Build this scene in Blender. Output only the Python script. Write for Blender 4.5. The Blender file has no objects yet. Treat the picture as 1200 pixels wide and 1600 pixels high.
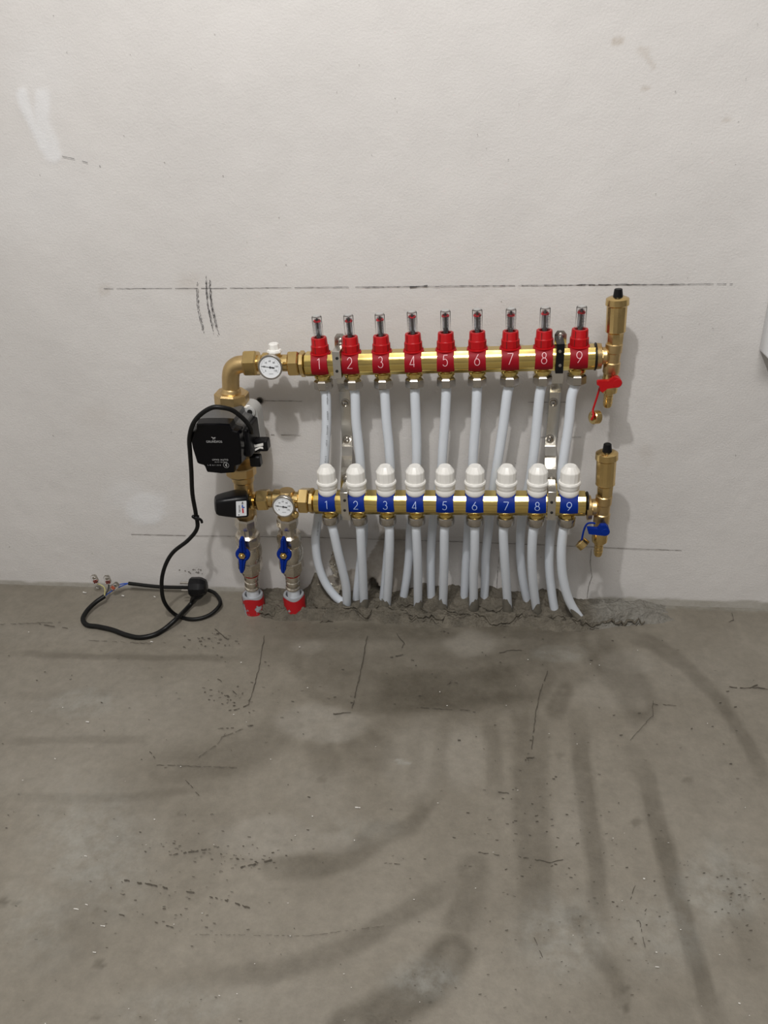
import bpy, math, random
import numpy as np
from mathutils import Vector, Matrix
PI = math.pi
rnd = random.Random(7)
S = bpy.context.scene
COL = S.collection

# ---------------------------------------------------------------- camera
F_PX = 1203.4
CAM = Vector((0.0867, -1.2411, 0.8745))
YAW, PITCH, ROLL = -0.1561, 0.4988, -0.0576
FW = Vector((math.sin(YAW)*math.cos(PITCH), math.cos(YAW)*math.cos(PITCH), -math.sin(PITCH)))
_r = Vector((math.cos(YAW), -math.sin(YAW), 0)); _u = _r.cross(FW)
RT = _r*math.cos(ROLL) + _u*math.sin(ROLL)
UP = -_r*math.sin(ROLL) + _u*math.cos(ROLL)
cd = bpy.data.cameras.new('camera'); cam = bpy.data.objects.new('camera', cd); COL.objects.link(cam)
cam.matrix_world = Matrix(((RT.x, UP.x, -FW.x, CAM.x), (RT.y, UP.y, -FW.y, CAM.y), (RT.z, UP.z, -FW.z, CAM.z), (0, 0, 0, 1)))
cd.sensor_fit = 'HORIZONTAL'; cd.sensor_width = 36.0; cd.lens = F_PX/1200*36.0; cd.clip_start = 0.01
S.camera = cam

# ---------------------------------------------------------------- light and exposure
w = bpy.data.worlds.new('world'); S.world = w; w.use_nodes = True
w.node_tree.nodes['Background'].inputs[0].default_value = (1, .98, .96, 1)
w.node_tree.nodes['Background'].inputs[1].default_value = 0.02
ld = bpy.data.lights.new('work_bulb', 'POINT'); ld.energy = 34; ld.color = (1, .985, .965); ld.shadow_soft_size = .022
lo = bpy.data.objects.new('work_bulb', ld); lo.location = (-.124, -.985, 1.675); COL.objects.link(lo)
la = bpy.data.lights.new('fill_light', 'AREA'); la.shape = 'DISK'; la.size = 1.0; la.energy = 32; la.color = (1, .985, .96)  # added fill lamp with no known source, softens the bulb's shadows
lb = bpy.data.objects.new('fill_light', la); lb.location = (0.1, -1.9, 2.55); COL.objects.link(lb)
S.view_settings.view_transform = 'Standard'; S.view_settings.look = 'None'
S.view_settings.exposure = 0.20; S.view_settings.gamma = 1.0; S.view_settings.use_curve_mapping = False

# ---------------------------------------------------------------- a point of the photo at a known distance from the wall
def ray(px, py): return FW*F_PX + RT*(px-600) - UP*(py-800)
def P(px, py, y):
    d = ray(px, py); return CAM + d*((y-CAM.y)/d.y)
def Z(px, py, z=0.0):
    d = ray(px, py); return CAM + d*((z-CAM.z)/d.z)
def mpp(X): return (X-CAM).dot(FW)/F_PX           # metres per pixel there
def proj(X):
    v = X-CAM; d = v.dot(FW); return 600+F_PX*v.dot(RT)/d, 800-F_PX*v.dot(UP)/d

# ---------------------------------------------------------------- materials
def mat(name, col, rough=.5, metal=0., bump=0., bscale=300., var=0., vscale=60., **kw):
    m = bpy.data.materials.new(name); m.use_nodes = True
    nt = m.node_tree; b = nt.nodes['Principled BSDF']
    b.inputs['Base Color'].default_value = (*col, 1); b.inputs['Roughness'].default_value = rough
    b.inputs['Metallic'].default_value = metal
    for k, v in kw.items(): b.inputs[k.replace('_', ' ')].default_value = v
    tc = nt.nodes.new('ShaderNodeTexCoord')
    if bump:
        n = nt.nodes.new('ShaderNodeTexNoise'); n.inputs['Scale'].default_value = bscale; n.inputs['Detail'].default_value = 3
        bp = nt.nodes.new('ShaderNodeBump'); bp.inputs['Strength'].default_value = bump; bp.inputs['Distance'].default_value = .001
        nt.links.new(tc.outputs['Object'], n.inputs['Vector']); nt.links.new(n.outputs['Fac'], bp.inputs['Height'])
        nt.links.new(bp.outputs[0], b.inputs['Normal'])
    n = nt.nodes.new('ShaderNodeTexNoise'); n.inputs['Scale'].default_value = vscale; n.inputs['Detail'].default_value = 4
    nt.links.new(tc.outputs['Object'], n.inputs['Vector'])
    mr = nt.nodes.new('ShaderNodeMapRange'); mr.inputs['To Min'].default_value = max(.02, rough-.07-var*.3); mr.inputs['To Max'].default_value = min(1, rough+.07+var*.3)
    nt.links.new(n.outputs['Fac'], mr.inputs['Value']); nt.links.new(mr.outputs[0], b.inputs['Roughness'])
    if var:
        mx = nt.nodes.new('ShaderNodeMix'); mx.data_type = 'RGBA'
        mx.inputs[6].default_value = (*[c*(1-var) for c in col], 1); mx.inputs[7].default_value = (*[min(1, c*(1+var)) for c in col], 1)
        nt.links.new(n.outputs['Fac'], mx.inputs[0]); nt.links.new(mx.outputs[2], b.inputs['Base Color'])
    return m
M = dict(
 brass=mat('polished_brass', (.76, .58, .20), .17, 1, .05, 120, .10, 40),
 cast=mat('cast_brass', (.62, .45, .22), .36, 1, .25, 700, .12, 90),
 turned=mat('turned_brass', (.66, .48, .21), .24, 1, .06, 500, .10, 60),
 nickel=mat('nickel_plating', (.50, .47, .43), .25, 1, .05, 300, .10, 60),
 valve=mat('dull_nickel', (.66, .61, .53), .27, 1, .04, 300, .08, 60),
 steel=mat('galvanised_steel', (.66, .64, .60), .2, 1, .05, 90, .08, 40),
 red=mat('red_plastic', (.40, .004, .007), .35, 0, .04, 300, .05, 40, Specular_IOR_Level=.3),
 clipred=mat('red_clip_plastic', (.26, .003, .010), .5, 0, .04, 300, .05, 40, Specular_IOR_Level=.2),
 blue=mat('blue_plastic', (.0008, .020, .21), .5, 0, .04, 300, .05, 40, Specular_IOR_Level=.15),
 white=mat('white_plastic', (.80, .785, .75), .35, 0, .02, 300, .02, 40),
 pipe=mat('white_pipe', (.69, .735, .80), .32, 0, .03, 60, .02, 30),
 black=mat('black_plastic', (.004, .004, .005), .36, 0, .1, 500, .1, 60, Specular_IOR_Level=.25),
 gloss=mat('glossy_black', (.002, .002, .003), .16, 0, 0, 1, .1, 60, Specular_IOR_Level=.2),
 rubber=mat('black_rubber', (.005, .005, .005), .42, 0, .1, 400, .1, 60, Specular_IOR_Level=.25),
 alu=mat('cast_aluminium', (.50, .50, .49), .42, .3, .25, 500, .15, 60),
 grey=mat('grey_casting', (.10, .10, .10), .45, .2, .2, 500, .1, 60),
 dark=mat('dark_hole', (.008, .007, .006), .8),
 numr=mat('pink_white_print', (.75, .42, .45), .5), numb=mat('pale_blue_print', (.42, .52, .78), .5),
 print=mat('grey_print', (.42, .42, .42), .5), ink=mat('black_ink', (.03, .03, .035), .6), dial=mat('dial_face', (.74, .76, .79), .4),
 redink=mat('red_ink', (.5, .02, .03), .5), blueink=mat('blue_ink', (.02, .08, .4), .5),
 pencil=mat('pencil', (.075, .072, .075), .8, 0, 0, 1, .3, 500), fine=mat('faint_pencil', (.16, .145, .13), .8, 0, 0, 1, .3, 500),
 crack_and_shade=mat('crack_and_shade', (.066, .056, .042), .9, 0, 0, 1, .3, 300), fleck=mat('white_flecks', (.62, .6, .57), .8),
 foam=mat('grey_foam', (.30, .31, .33), .8, 0, .3, 500, .1, 100),
 cwhite=mat('white_enamel', (.76, .77, .79), .4), sleeve=mat('red_foil', (.42, .006, .012), .4),
)
def glass():
    m = bpy.data.materials.new('clear_plastic'); m.use_nodes = True; b = m.node_tree.nodes['Principled BSDF']
    b.inputs['Base Color'].default_value = (.97, .97, .97, 1); b.inputs['Roughness'].default_value = .04
    b.inputs['Transmission Weight'].default_value = 1; b.inputs['IOR'].default_value = 1.18; return m
M['glass'] = glass()
def ramp_mat(name, a, bb, attr_cols, rough, nscale, bump, bscale, bdist=.002, grain=0.):
    """two-tone noise base; every named float attribute blends in its own colour"""
    m = bpy.data.materials.new(name); m.use_nodes = True; nt = m.node_tree; b = nt.nodes['Principled BSDF']; L = nt.links.new
    tc = nt.nodes.new('ShaderNodeTexCoord')
    def noise(s, d=5, r=.6):
        n = nt.nodes.new('ShaderNodeTexNoise'); n.inputs['Scale'].default_value = s; n.inputs['Detail'].default_value = d; n.inputs['Roughness'].default_value = r
        L(tc.outputs['Object'], n.inputs['Vector']); return n.outputs['Fac']
    def mix(f, c0, c1):
        x = nt.nodes.new('ShaderNodeMix'); x.data_type = 'RGBA'
        if isinstance(f, float): x.inputs[0].default_value = f
        else: L(f, x.inputs[0])
        for k, c in ((6, c0), (7, c1)):
            if isinstance(c, tuple): x.inputs[k].default_value = (*c, 1)
            else: L(c, x.inputs[k])
        return x.outputs[2]
    mr = nt.nodes.new('ShaderNodeMapRange'); mr.inputs[1].default_value = .32; mr.inputs[2].default_value = .68
    L(noise(nscale), mr.inputs[0]); c = mix(mr.outputs[0], a, bb)
    for at, colr, nz in attr_cols:
        t = nt.nodes.new('ShaderNodeAttribute'); t.attribute_name = at
        f = t.outputs['Fac']
        if nz:
            ml = nt.nodes.new('ShaderNodeMath'); ml.operation = 'MULTIPLY'; q = nt.nodes.new('ShaderNodeMapRange')
            q.inputs[1].default_value = .35; q.inputs[2].default_value = .6; q.inputs[3].default_value = 1-nz; L(noise(38, 6, .7), q.inputs[0])
            L(f, ml.inputs[0]); L(q.outputs[0], ml.inputs[1]); f = ml.outputs[0]
        c = mix(f, c, colr)
    if grain:
        q = nt.nodes.new('ShaderNodeMapRange'); q.inputs[1].default_value = .3; q.inputs[2].default_value = .7; q.inputs[3].default_value = 1-grain; q.inputs[4].default_value = 1+grain; L(noise(55, 9, .75), q.inputs[0])
        hs = nt.nodes.new('ShaderNodeHueSaturation'); L(q.outputs[0], hs.inputs['Value']); L(c, hs.inputs['Color']); c = hs.outputs[0]
    L(c, b.inputs['Base Color']); b.inputs['Roughness'].default_value = rough
    bp = nt.nodes.new('ShaderNodeBump'); bp.inputs['Strength'].default_value = bump; bp.inputs['Distance'].default_value = bdist
    ad = nt.nodes.new('ShaderNodeMath'); ad.operation = 'MULTIPLY_ADD'; ad.inputs[1].default_value = .5
    L(noise(bscale*.22, 3), ad.inputs[0]); L(noise(bscale, 4), ad.inputs[2])
    L(ad.outputs[0], bp.inputs['Height']); L(bp.outputs[0], b.inputs['Normal'])
    return m
M['wall'] = ramp_mat('wall_plaster', (.575, .555, .540), (.635, .613, .597), [('filler', (.70, .70, .71), .2), ('mark', (.42, .36, .30), .6), ('cement', (.36, .34, .30), .25), ('brown', (.27, .225, .17), .3)], .82, 3.2, .32, 300)
M['floor'] = ramp_mat('floor_screed', (.170, .151, .120), (.222, .200, .164), [('pale', (.262, .242, .208), .4), ('wet', (.070, .059, .042), .22), ('chalk', (.31, .308, .28), .95)], .55, 5., .30, 130, grain=.14)
M['mortar'] = ramp_mat('wet_mortar', (.080, .069, .051), (.150, .131, .100), [('pale', (.24, .23, .205), .3)], .6, 42., .9, 200, .005)
M['splash'] = mat('dry_mortar', (.17, .155, .125), .8, 0, .6, 260, .3, 90)
M['room'] = mat('room_plaster', (.30, .29, .28), .85, 0, .3, 200, .04, 3)
M['ceil'] = mat('ceiling_paint', (.66, .65, .63), .9, 0, .1, 200, .02, 3)

# ---------------------------------------------------------------- builders
ORG = {}
def thing(name, label, cat, loc=(0, 0, 0), group=None):
    o = bpy.data.objects.new(name, None); o.empty_display_size = .02; COL.objects.link(o); o.location = loc
    o['label'] = label; o['category'] = cat
    if group: o['group'] = group
    ORG[o.name] = Vector(loc); return o
def tag(o, label, cat, group=None):
    o['label'] = label; o['category'] = cat
    if group: o['group'] = group
    return o
def perp(d):
    d = Vector(d).normalized()
    a = Vector((0, -1, 0)) if abs(d.y) < .9 else Vector((0, 0, 1))
    u = (a - d*a.dot(d)).normalized(); return d, u, d.cross(u)
class MB:
    def __init__(s): s.v = []; s.f = []; s.m = []
    def add(s, vs, fs, mi=0):
        o = len(s.v); s.v += [Vector(q) for q in vs]; s.f += [tuple(i+o for i in f) for f in fs]; s.m += [mi]*len(fs); return s
    def lathe(s, p0, d, prof, seg=28, mi=0, ph=0., cap=True):
        p0 = Vector(p0); d, u, w_ = perp(d); n = len(prof); vs = []
        for t, r in prof:
            for k in range(seg):
                a = ph + 2*PI*k/seg; vs.append(p0 + d*t + u*(r*math.cos(a)) + w_*(r*math.sin(a)))
        fs = [(i*seg+k, i*seg+(k+1) % seg, (i+1)*seg+(k+1) % seg, (i+1)*seg+k) for i in range(n-1) for k in range(seg)]
        if cap: fs += [tuple(range(seg))[::-1], tuple(range((n-1)*seg, n*seg))]
        return s.add(vs, fs, mi)
    def cyl(s, a, b, r, r2=None, seg=24, mi=0, bev=None, ph=0.):
        a = Vector(a); b = Vector(b); L = (b-a).length; r2 = r if r2 is None else r2
        bev = min(L*.2, r*.12) if bev is None else bev
        return s.lathe(a, b-a, [(0, r-bev), (bev, r), (L-bev, r2), (L, r2-bev)], seg, mi, ph)
    def hexn(s, a, b, r, mi=0, n=6, ph=0.):          # nut with chamfered corners
        a = Vector(a); b = Vector(b); L = (b-a).length; c = min(.0016, L*.2)
        return s.lathe(a, b-a, [(0, r*.90), (c, r), (L-c, r), (L, r*.90)], n, mi, ph)
    def tube(s, pts, r, seg=14, mi=0, sub=6, rad=None):
        pts = [Vector(q) for q in pts]; path = []
        if sub > 1 and len(pts) > 2:
            e = [pts[0]*2-pts[1]] + pts + [pts[-1]*2-pts[-2]]
            for i in range(1, len(e)-2):
                for k in range(sub):
                    t = k/sub; a, b, c, d = e[i-1:i+3]
                    path.append(.5*((2*b)+(c-a)*t+(2*a-5*b+4*c-d)*t*t+(3*b-a-3*c+d)*t**3))
            path.append(pts[-1])
        else: path = pts
        d, u, _ = perp(path[1]-path[0]); vs = []; n = len(path)
        for i, q in enumerate(path):
            d = (path[min(i+1, n-1)]-path[max(i-1, 0)]).normalized()
            u = (u-d*u.dot(d)).normalized(); w_ = d.cross(u); rr = r if rad is None else rad(i/(n-1))
            vs += [q+u*(rr*math.cos(2*PI*k/seg))+w_*(rr*math.sin(2*PI*k/seg)) for k in range(seg)]
        fs = [(i*seg+k, i*seg+(k+1) % seg, (i+1)*seg+(k+1) % seg, (i+1)*seg+k) for i in range(n-1) for k in range(seg)]
        fs += [tuple(range(seg))[::-1], tuple(range((n-1)*seg, n*seg))]
        return s.add(vs, fs, mi)
    def prism(s, poly, o, ex, ey, ez, h, bev=0., mi=0, top=1.):     # poly in (ex,ey), extruded h along ez with bevelled rims
        o = Vector(o); ex = Vector(ex); ey = Vector(ey); ez = Vector(ez); n = len(poly)
        cx = sum(p[0] for p in poly)/n; cy = sum(p[1] for p in poly)/n
        mx = max(math.hypot(p[0]-cx, p[1]-cy) for p in poly)
        lv = [(0, 1-bev/mx), (bev, 1), (h-bev, top), (h, top-bev/mx)] if bev else [(0, 1), (h, top)]
        vs = [o+ez*t+ex*(cx+(p[0]-cx)*k)+ey*(cy+(p[1]-cy)*k) for t, k in lv for p in poly]
        fs = [(i*n+k, i*n+(k+1) % n, (i+1)*n+(k+1) % n, (i+1)*n+k) for i in range(len(lv)-1) for k in range(n)]
        fs += [tuple(range(n))[::-1], tuple(range((len(lv)-1)*n, len(lv)*n))]
        return s.add(vs, fs, mi)
    def ball(s, c, r, mi=0, sc=(1, 1, 1)):
        vs = []; fs = []; c = Vector(c); a, b = 8, 14
        for i in range(1, a):
            for k in range(b):
                t = PI*i/a; q = 2*PI*k/b
                vs.append(c+Vector((r*sc[0]*math.sin(t)*math.cos(q), r*sc[1]*math.sin(t)*math.sin(q), r*sc[2]*math.cos(t))))
        vs += [c+Vector((0, 0, r*sc[2])), c-Vector((0, 0, r*sc[2]))]
        for i in range(a-2):
            for k in range(b): fs.append((i*b+k, (i+1)*b+k, (i+1)*b+(k+1) % b, i*b+(k+1) % b))
        for k in range(b): fs.append((len(vs)-2, k, (k+1) % b)); fs.append((len(vs)-1, (a-2)*b+(k+1) % b, (a-2)*b+k))
        return s.add(vs, fs, mi)
    def build(s, name, mats, parent=None, label=None, smooth=35):
        me = bpy.data.meshes.new(name); off = ORG.get(parent.name, Vector((0, 0, 0))) if parent else Vector((0, 0, 0))
        me.from_pydata([tuple(q-off) for q in s.v], [], s.f)
        for m in (mats if isinstance(mats, (list, tuple)) else [mats]): me.materials.append(m)
        me.polygons.foreach_set('material_index', s.m); me.update()
        if smooth: me.polygons.foreach_set('use_smooth', [True]*len(s.f)); me.set_sharp_from_angle(angle=math.radians(smooth))
        o = bpy.data.objects.new(name, me); COL.objects.link(o)
        if parent: o.parent = parent; ORG[o.name] = off
        if label: o['label'] = label
        return o
def rrect(w_, h_, r, n=4, cx=0, cy=0):
    out = []
    for sx, sy, a0 in ((1, 1, 0), (-1, 1, 90), (-1, -1, 180), (1, -1, 270)):
        for k in range(n+1):
            a = math.radians(a0+90*k/n); out.append((cx+sx*(w_/2-r)+r*math.cos(a), cy+sy*(h_/2-r)+r*math.sin(a)))
    return out
def structure(o): o['kind'] = 'structure'; return o

# strokes of engraved numerals, in a unit box
def arc(cx, cy, rx, ry, a0, a1, n=14): return [(cx+rx*math.cos(math.radians(a0+(a1-a0)*k/n)), cy+ry*math.sin(math.radians(a0+(a1-a0)*k/n))) for k in range(n+1)]
DIG = {
 '0': [arc(.5, .5, .38, .5, 90, 450, 22)], '1': [[(.3, .84), (.58, 1), (.58, 0)]],
 '2': [arc(.5, .69, .34, .31, 165, -30) + [(.1, 0), (.9, 0)]],
 '3': [arc(.48, .75, .3, .25, 150, -80) + arc(.48, .27, .37, .27, 80, -160)],
 '4': [[(.78, .22), (.04, .22), (.66, 1), (.66, 0)]],
 '5': [[(.85, 1), (.3, 1), (.2, .56)] + arc(.46, .32, .37, .32, 120, -150)],
 '6': [[(.68, 1), (.18, .44)], arc(.5, .3, .38, .3, 0, 360, 20)],
 '7': [[(.08, 1), (.92, 1), (.3, 0)]],
 '8': [arc(.5, .76, .29, .24, -90, 270, 18), arc(.5, .26, .38, .26, 90, 450, 20)],
 '9': [[(.3, 0), (.84, .56)], arc(.5, .7, .38, .3, 0, 360, 20)]}
def ribbon(mb, pts, w_, fn, mi=0, step=.0015):      # pts 2D metric polyline; fn maps 2D -> 3D
    q = []
    for a, b in zip(pts[:-1], pts[1:]):
        n = max(1, int(math.hypot(b[0]-a[0], b[1]-a[1])/step))
        q += [(a[0]+(b[0]-a[0])*k/n, a[1]+(b[1]-a[1])*k/n) for k in range(n)]
    q.append(pts[-1]); vs = []
    for i, p in enumerate(q):
        a = q[max(i-1, 0)]; b = q[min(i+1, len(q)-1)]; dx, dy = b[0]-a[0], b[1]-a[1]; l = math.hypot(dx, dy) or 1
        nx, ny = -dy/l*w_/2, dx/l*w_/2; vs += [fn(p[0]+nx, p[1]+ny), fn(p[0]-nx, p[1]-ny)]
    mb.add(vs, [(2*i, 2*i+1, 2*i+3, 2*i+2) for i in range(len(q)-1)], mi)
def numeral(mb, ch, cx, cy, w_, h_, st, fn, mi=0):
    for pl in DIG[ch]: ribbon(mb, [(cx+(x-.5)*w_, cy+(y-.5)*h_) for x, y in pl], st, fn, mi)
def text_mesh(txt, size, o, ex, ey, name, m, parent, thick=.00012, space=1.):
    cu = bpy.data.curves.new(name, 'FONT'); cu.body = txt; cu.size = size; cu.align_x = 'CENTER'; cu.align_y = 'CENTER'; cu.space_character = space; cu.resolution_u = 3
    t = bpy.data.objects.new('tmp', cu); COL.objects.link(t)
    me = bpy.data.meshes.new_from_object(t, depsgraph=bpy.context.evaluated_depsgraph_get()); bpy.data.objects.remove(t)
    ex = Vector(ex); ey = Vector(ey); ez = ex.cross(ey)
    off = ORG.get(parent.name, Vector((0, 0, 0)))
    for v in me.vertices: v.co = Vector(o)-off + ex*v.co.x + ey*v.co.y + ez*thick
    me.materials.clear(); me.materials.append(m); ob = bpy.data.objects.new(name, me); COL.objects.link(ob); ob.parent = parent; ORG[ob.name] = off; return ob

# ================================================================ SETTING
def vnoise(x, y, s, seed):
    rs = np.random.RandomState(seed); g = rs.rand(128, 128)
    X = x*s+1000; Y = y*s+1000; i = np.floor(X).astype(int); j = np.floor(Y).astype(int); u = X-i; v = Y-j
    u = u*u*(3-2*u); v = v*v*(3-2*v); i %= 128; j %= 128; i2 = (i+1) % 128; j2 = (j+1) % 128
    return g[i, j]*(1-u)*(1-v)+g[i2, j]*u*(1-v)+g[i, j2]*(1-u)*v+g[i2, j2]*u*v
def fbm(x, y, s, seed, o=4): return sum(vnoise(x, y, s*2**k, seed+k)*.5**(k+1) for k in range(o))
def nproj(X, Y, Zc):
    vx, vy, vz = X-CAM.x, Y-CAM.y, Zc-CAM.z
    d = np.maximum(vx*FW.x+vy*FW.y+vz*FW.z, .05)
    return 600+F_PX*(vx*RT.x+vy*RT.y+vz*RT.z)/d, 800-F_PX*(vx*UP.x+vy*UP.y+vz*UP.z)/d
def pdist(px, py, pl):
    best = np.full(px.shape, 1e9)
    for (ax, ay), (bx, by) in zip(pl[:-1], pl[1:]):
        dx, dy = bx-ax, by-ay; t = np.clip(((px-ax)*dx+(py-ay)*dy)/(dx*dx+dy*dy+1e-9), 0, 1)
        best = np.minimum(best, np.hypot(px-ax-t*dx, py-ay-t*dy))
    return best
def sst(a, b, x): t = np.clip((x-a)/(b-a), 0, 1); return t*t*(3-2*t)
def inpoly(px, py, poly):
    c = np.zeros(px.shape, bool); n = len(poly)
    for i in range(n):
        x1, y1 = poly[i]; x2, y2 = poly[(i+1) % n]
        if y1 == y2: continue
        c ^= ((py < y1) != (py < y2)) & (px < (x2-x1)*(py-y1)/(y2-y1)+x1)
    return c
def grid(name, A, B, C3, mats, attrs, extra=None, parent=None):
    n, m_ = A.shape; co = np.stack([A, B, C3], -1).reshape(-1, 3)
    idx = np.arange(n*m_).reshape(n, m_)
    q = np.stack([idx[:-1, :-1], idx[1:, :-1], idx[1:, 1:], idx[:-1, 1:]], -1).reshape(-1, 4)
    nv = len(co); nq = len(q); ev = []; ef = []; em = []
    if extra: ev = [tuple(v) for v in extra.v]; ef = [tuple(i+nv for i in f) for f in extra.f]; em = extra.m
    assert all(len(f) == 4 for f in ef)
    allq = np.concatenate([q, np.array(ef, int).reshape(-1, 4)]) if ef else q
    allv = np.concatenate([co, np.array(ev).reshape(-1, 3)]) if ev else co
    me = bpy.data.meshes.new(name); me.vertices.add(len(allv)); me.vertices.foreach_set('co', allv.ravel())
    me.loops.add(allq.size); me.loops.foreach_set('vertex_index', allq.ravel().astype(np.int32))
    me.polygons.add(len(allq)); me.polygons.foreach_set('loop_start', np.arange(0, allq.size, 4, dtype=np.int32))
    for mt in mats: me.materials.append(mt)
    me.polygons.foreach_set('material_index', np.concatenate([np.zeros(nq, np.int32), np.array(em, np.int32)]) if ef else np.zeros(nq, np.int32))
    me.polygons.foreach_set('use_smooth', np.ones(len(allq), bool)); me.update(calc_edges=True); me.validate()
    for k, a in attrs.items():
        at = me.attributes.new(k, 'FLOAT', 'POINT'); buf = np.zeros(len(allv), np.float32); buf[:nv] = a.ravel(); at.data.foreach_set('value', buf)
    o = bpy.data.objects.new(name, me); COL.objects.link(o); return o

# ---- back wall
xs = np.arange(-1.30, 0.90, .004); zs = np.arange(-.02, 1.30, .004)
X, Zg = np.meshgrid(xs, zs, indexing='ij'); px, py = nproj(X, X*0, Zg)
wob = (fbm(X, Zg, 22, 3)-.5)*26; wob2 = (fbm(X, Zg, 22, 9)-.5)*26
pxw, pyw = px+wob, py+wob2
def blob(cx, cy, rx, ry, soft=.5, ang=0):
    c, s_ = math.cos(math.radians(ang)), math.sin(math.radians(ang)); dx, dy = pxw-cx, pyw-cy
    return 1-sst(1-soft, 1+soft, np.hypot((dx*c+dy*s_)/rx, (-dx*s_+dy*c)/ry))
filler = np.maximum.reduce([(1-sst(5, 15, pdist(pxw, pyw, [(32, 148), (55, 190), (88, 236)])))*.9,
    (1-sst(6, 18, pdist(pxw, pyw, [(70, 148), (70, 180), (82, 215)])))*.75,
    blob(225, 790, 32, 22, .35)*.75, blob(235, 803, 24, 10, .3)*.85, blob(195, 775, 28, 24, .6)*.35, blob(60, 110, 50, 50, .9)*.2, blob(50, 300, 90, 60, .9)*.18])
mark = np.maximum.reduce([blob(968, 64, 7, 6, .4)*.8, blob(1002, 76, 9, 7, .5)*.4, (1-sst(2, 6, pdist(px, py, [(1000, 75), (1012, 90), (1022, 105)])))*.45,
    blob(1006, 142, 7, 5, .4)*.5, blob(1133, 186, 8, 4, .4)*.6, blob(300, 440, 22, 14, .8)*.25, blob(162, 450, 7, 10, .5)*.3, blob(330, 690, 10, 5, .5)*.25, blob(1010, 710, 12, 16, .7)*.25, blob(150, 655, 30, 18, .9)*.16, blob(455, 655, 12, 20, .7)*.12])
edge = Zg - (.003 + .011*sst(.25, .30, X) + .008*(fbm(X, Zg, 30, 40)-.5) + .004*(X < -.37))
cement = np.maximum((1-sst(0, .004, edge)), .4*blob(860, 945, 30, 14, .5))
brown = np.maximum.reduce([inpoly(px+wob*.25, py+wob2*.25, [(556, 905), (575, 870), (590, 850), (597, 822), (645, 830), (641, 900), (640, 950), (556, 950)])*.75,
    inpoly(px, py, [(480, 925), (500, 905), (530, 893), (560, 888), (590, 905), (600, 950), (470, 950)])*.8, blob(600, 822, 12, 9, .5)*.5, blob(600, 900, 6, 14, .5)*.9])
hole = inpoly(px+wob*.15, py+wob2*.15, [(572, 948), (576, 908), (582, 903), (597, 925), (603, 936), (600, 950)])
Yg = np.where(hole, .035, (fbm(X, Zg, 9, 70, 3)-.5)*.0035 + .0006*(fbm(X, Zg, 60, 71, 2)-.5)) - .0008*filler
def WF(px_, py_, y=-.0022): return P(px_, py_, y)
marks = MB()
def wline(pts, w_, mi, jit=.5, gap=0., step=5):
    q = []
    for a, b in zip(pts[:-1], pts[1:]):
        n = max(1, int(math.hypot(b[0]-a[0], b[1]-a[1])/step))
        q += [(a[0]+(b[0]-a[0])*k/n+rnd.uniform(-jit, jit), a[1]+(b[1]-a[1])*k/n+rnd.uniform(-jit, jit)) for k in range(n)]
    q.append(pts[-1])
    for a, b in zip(q[:-1], q[1:]):
        if rnd.random() < gap: continue
        dx, dy = b[0]-a[0], b[1]-a[1]; l = math.hypot(dx, dy) or 1; k = w_/2*rnd.uniform(.5, 1.0)*(.85 if mi == 1 else 1)
        marks.add([WF(a[0]-dy/l*k, a[1]+dx/l*k), WF(a[0]+dy/l*k, a[1]-dx/l*k), WF(b[0]+dy/l*k, b[1]-dx/l*k), WF(b[0]-dy/l*k, b[1]+dx/l*k)], [(0, 1, 2, 3)], mi)
wline([(162, 451), (400, 450), (650, 447.5), (900, 445.5), (1145, 443.5)], 1.0, 1, .25, .07)
wline([(560, 449), (650, 447.5), (820, 446), (1120, 443.7)], .9, 1, .5, .2)
wline([(640, 449), (668, 446)], 2.0, 1, .3, 0); wline([(900, 445), (1000, 444)], 1.2, 1, .6, .1)
for x0, y0, x1, y1, k in ((307, 440, 318, 521, 4), (321, 431, 335, 526, 6), (326, 432, 342, 527, 6)):
    for j in range(k):
        o_ = rnd.uniform(-1.5, 1.5); a = rnd.uniform(0, .15); b = rnd.uniform(.8, 1)
        wline([(x0+(x1-x0)*a+o_, y0+(y1-y0)*a), ((x0+x1)/2-3+o_, (y0+y1)/2), (x0+(x1-x0)*b+o_, y0+(y1-y0)*b)], .8, 1, .6, .35, 2.5)
wline([(205, 835), (300, 837), (500, 840), (700, 846), (860, 852), (950, 856), (1065, 860)], .8, 2, .2, .02)
wline([(388, 626), (472, 627)], .9, 2, .2, 0); wline([(408, 679), (470, 680)], .8, 2, .2, .1); wline([(825, 628.5), (885, 628.5)], .9, 2, .2, 0); wline([(835, 683), (908, 683)], .8, 2, .2, .05)
wline([(97, 244), (116, 248)], 1.1, 1, .3, 0); wline([(128, 252), (137, 254)], 1.4, 1, .3, 0); wline([(155, 259), (157, 260)], 1.3, 1, 0, 0)
wline([(924, 858), (922, 880), (925, 900), (920, 915), (917, 935)], .9, 2, .3, 0, 3)
wline([(780, 870), (777, 900), (776, 925)], .7, 2, .3, .1, 3)
for _ in range(70):
    a, b = rnd.uniform(0, 1200), rnd.uniform(20, 900); wline([(a, b), (a+rnd.uniform(-2, 2), b+rnd.uniform(-1, 1))], .9, 2, 0)
for _ in range(14):
    a, b = rnd.gauss(305, 12), rnd.gauss(893, 3); wline([(a, b), (a+2, b+rnd.uniform(-1, 1))], 1.3, 2, 0)
c_ = P(406, 626, -.0021)                                  # the empty drilled hole
for rr, yy, mi in ((.0066, -.0021, 3), (.0045, -.0024, 4)):
    k = 12; vs = [c_+Vector((rr*math.cos(2*PI*i/k), yy+.0021, rr*math.sin(2*PI*i/k))) for i in range(k)]
    marks.add([c_+Vector((0, yy+.0021, 0))]+vs, [(0, 1+i, 1+i+1, 1+(i+2) % k) for i in range(0, k, 2)], mi)
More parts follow.
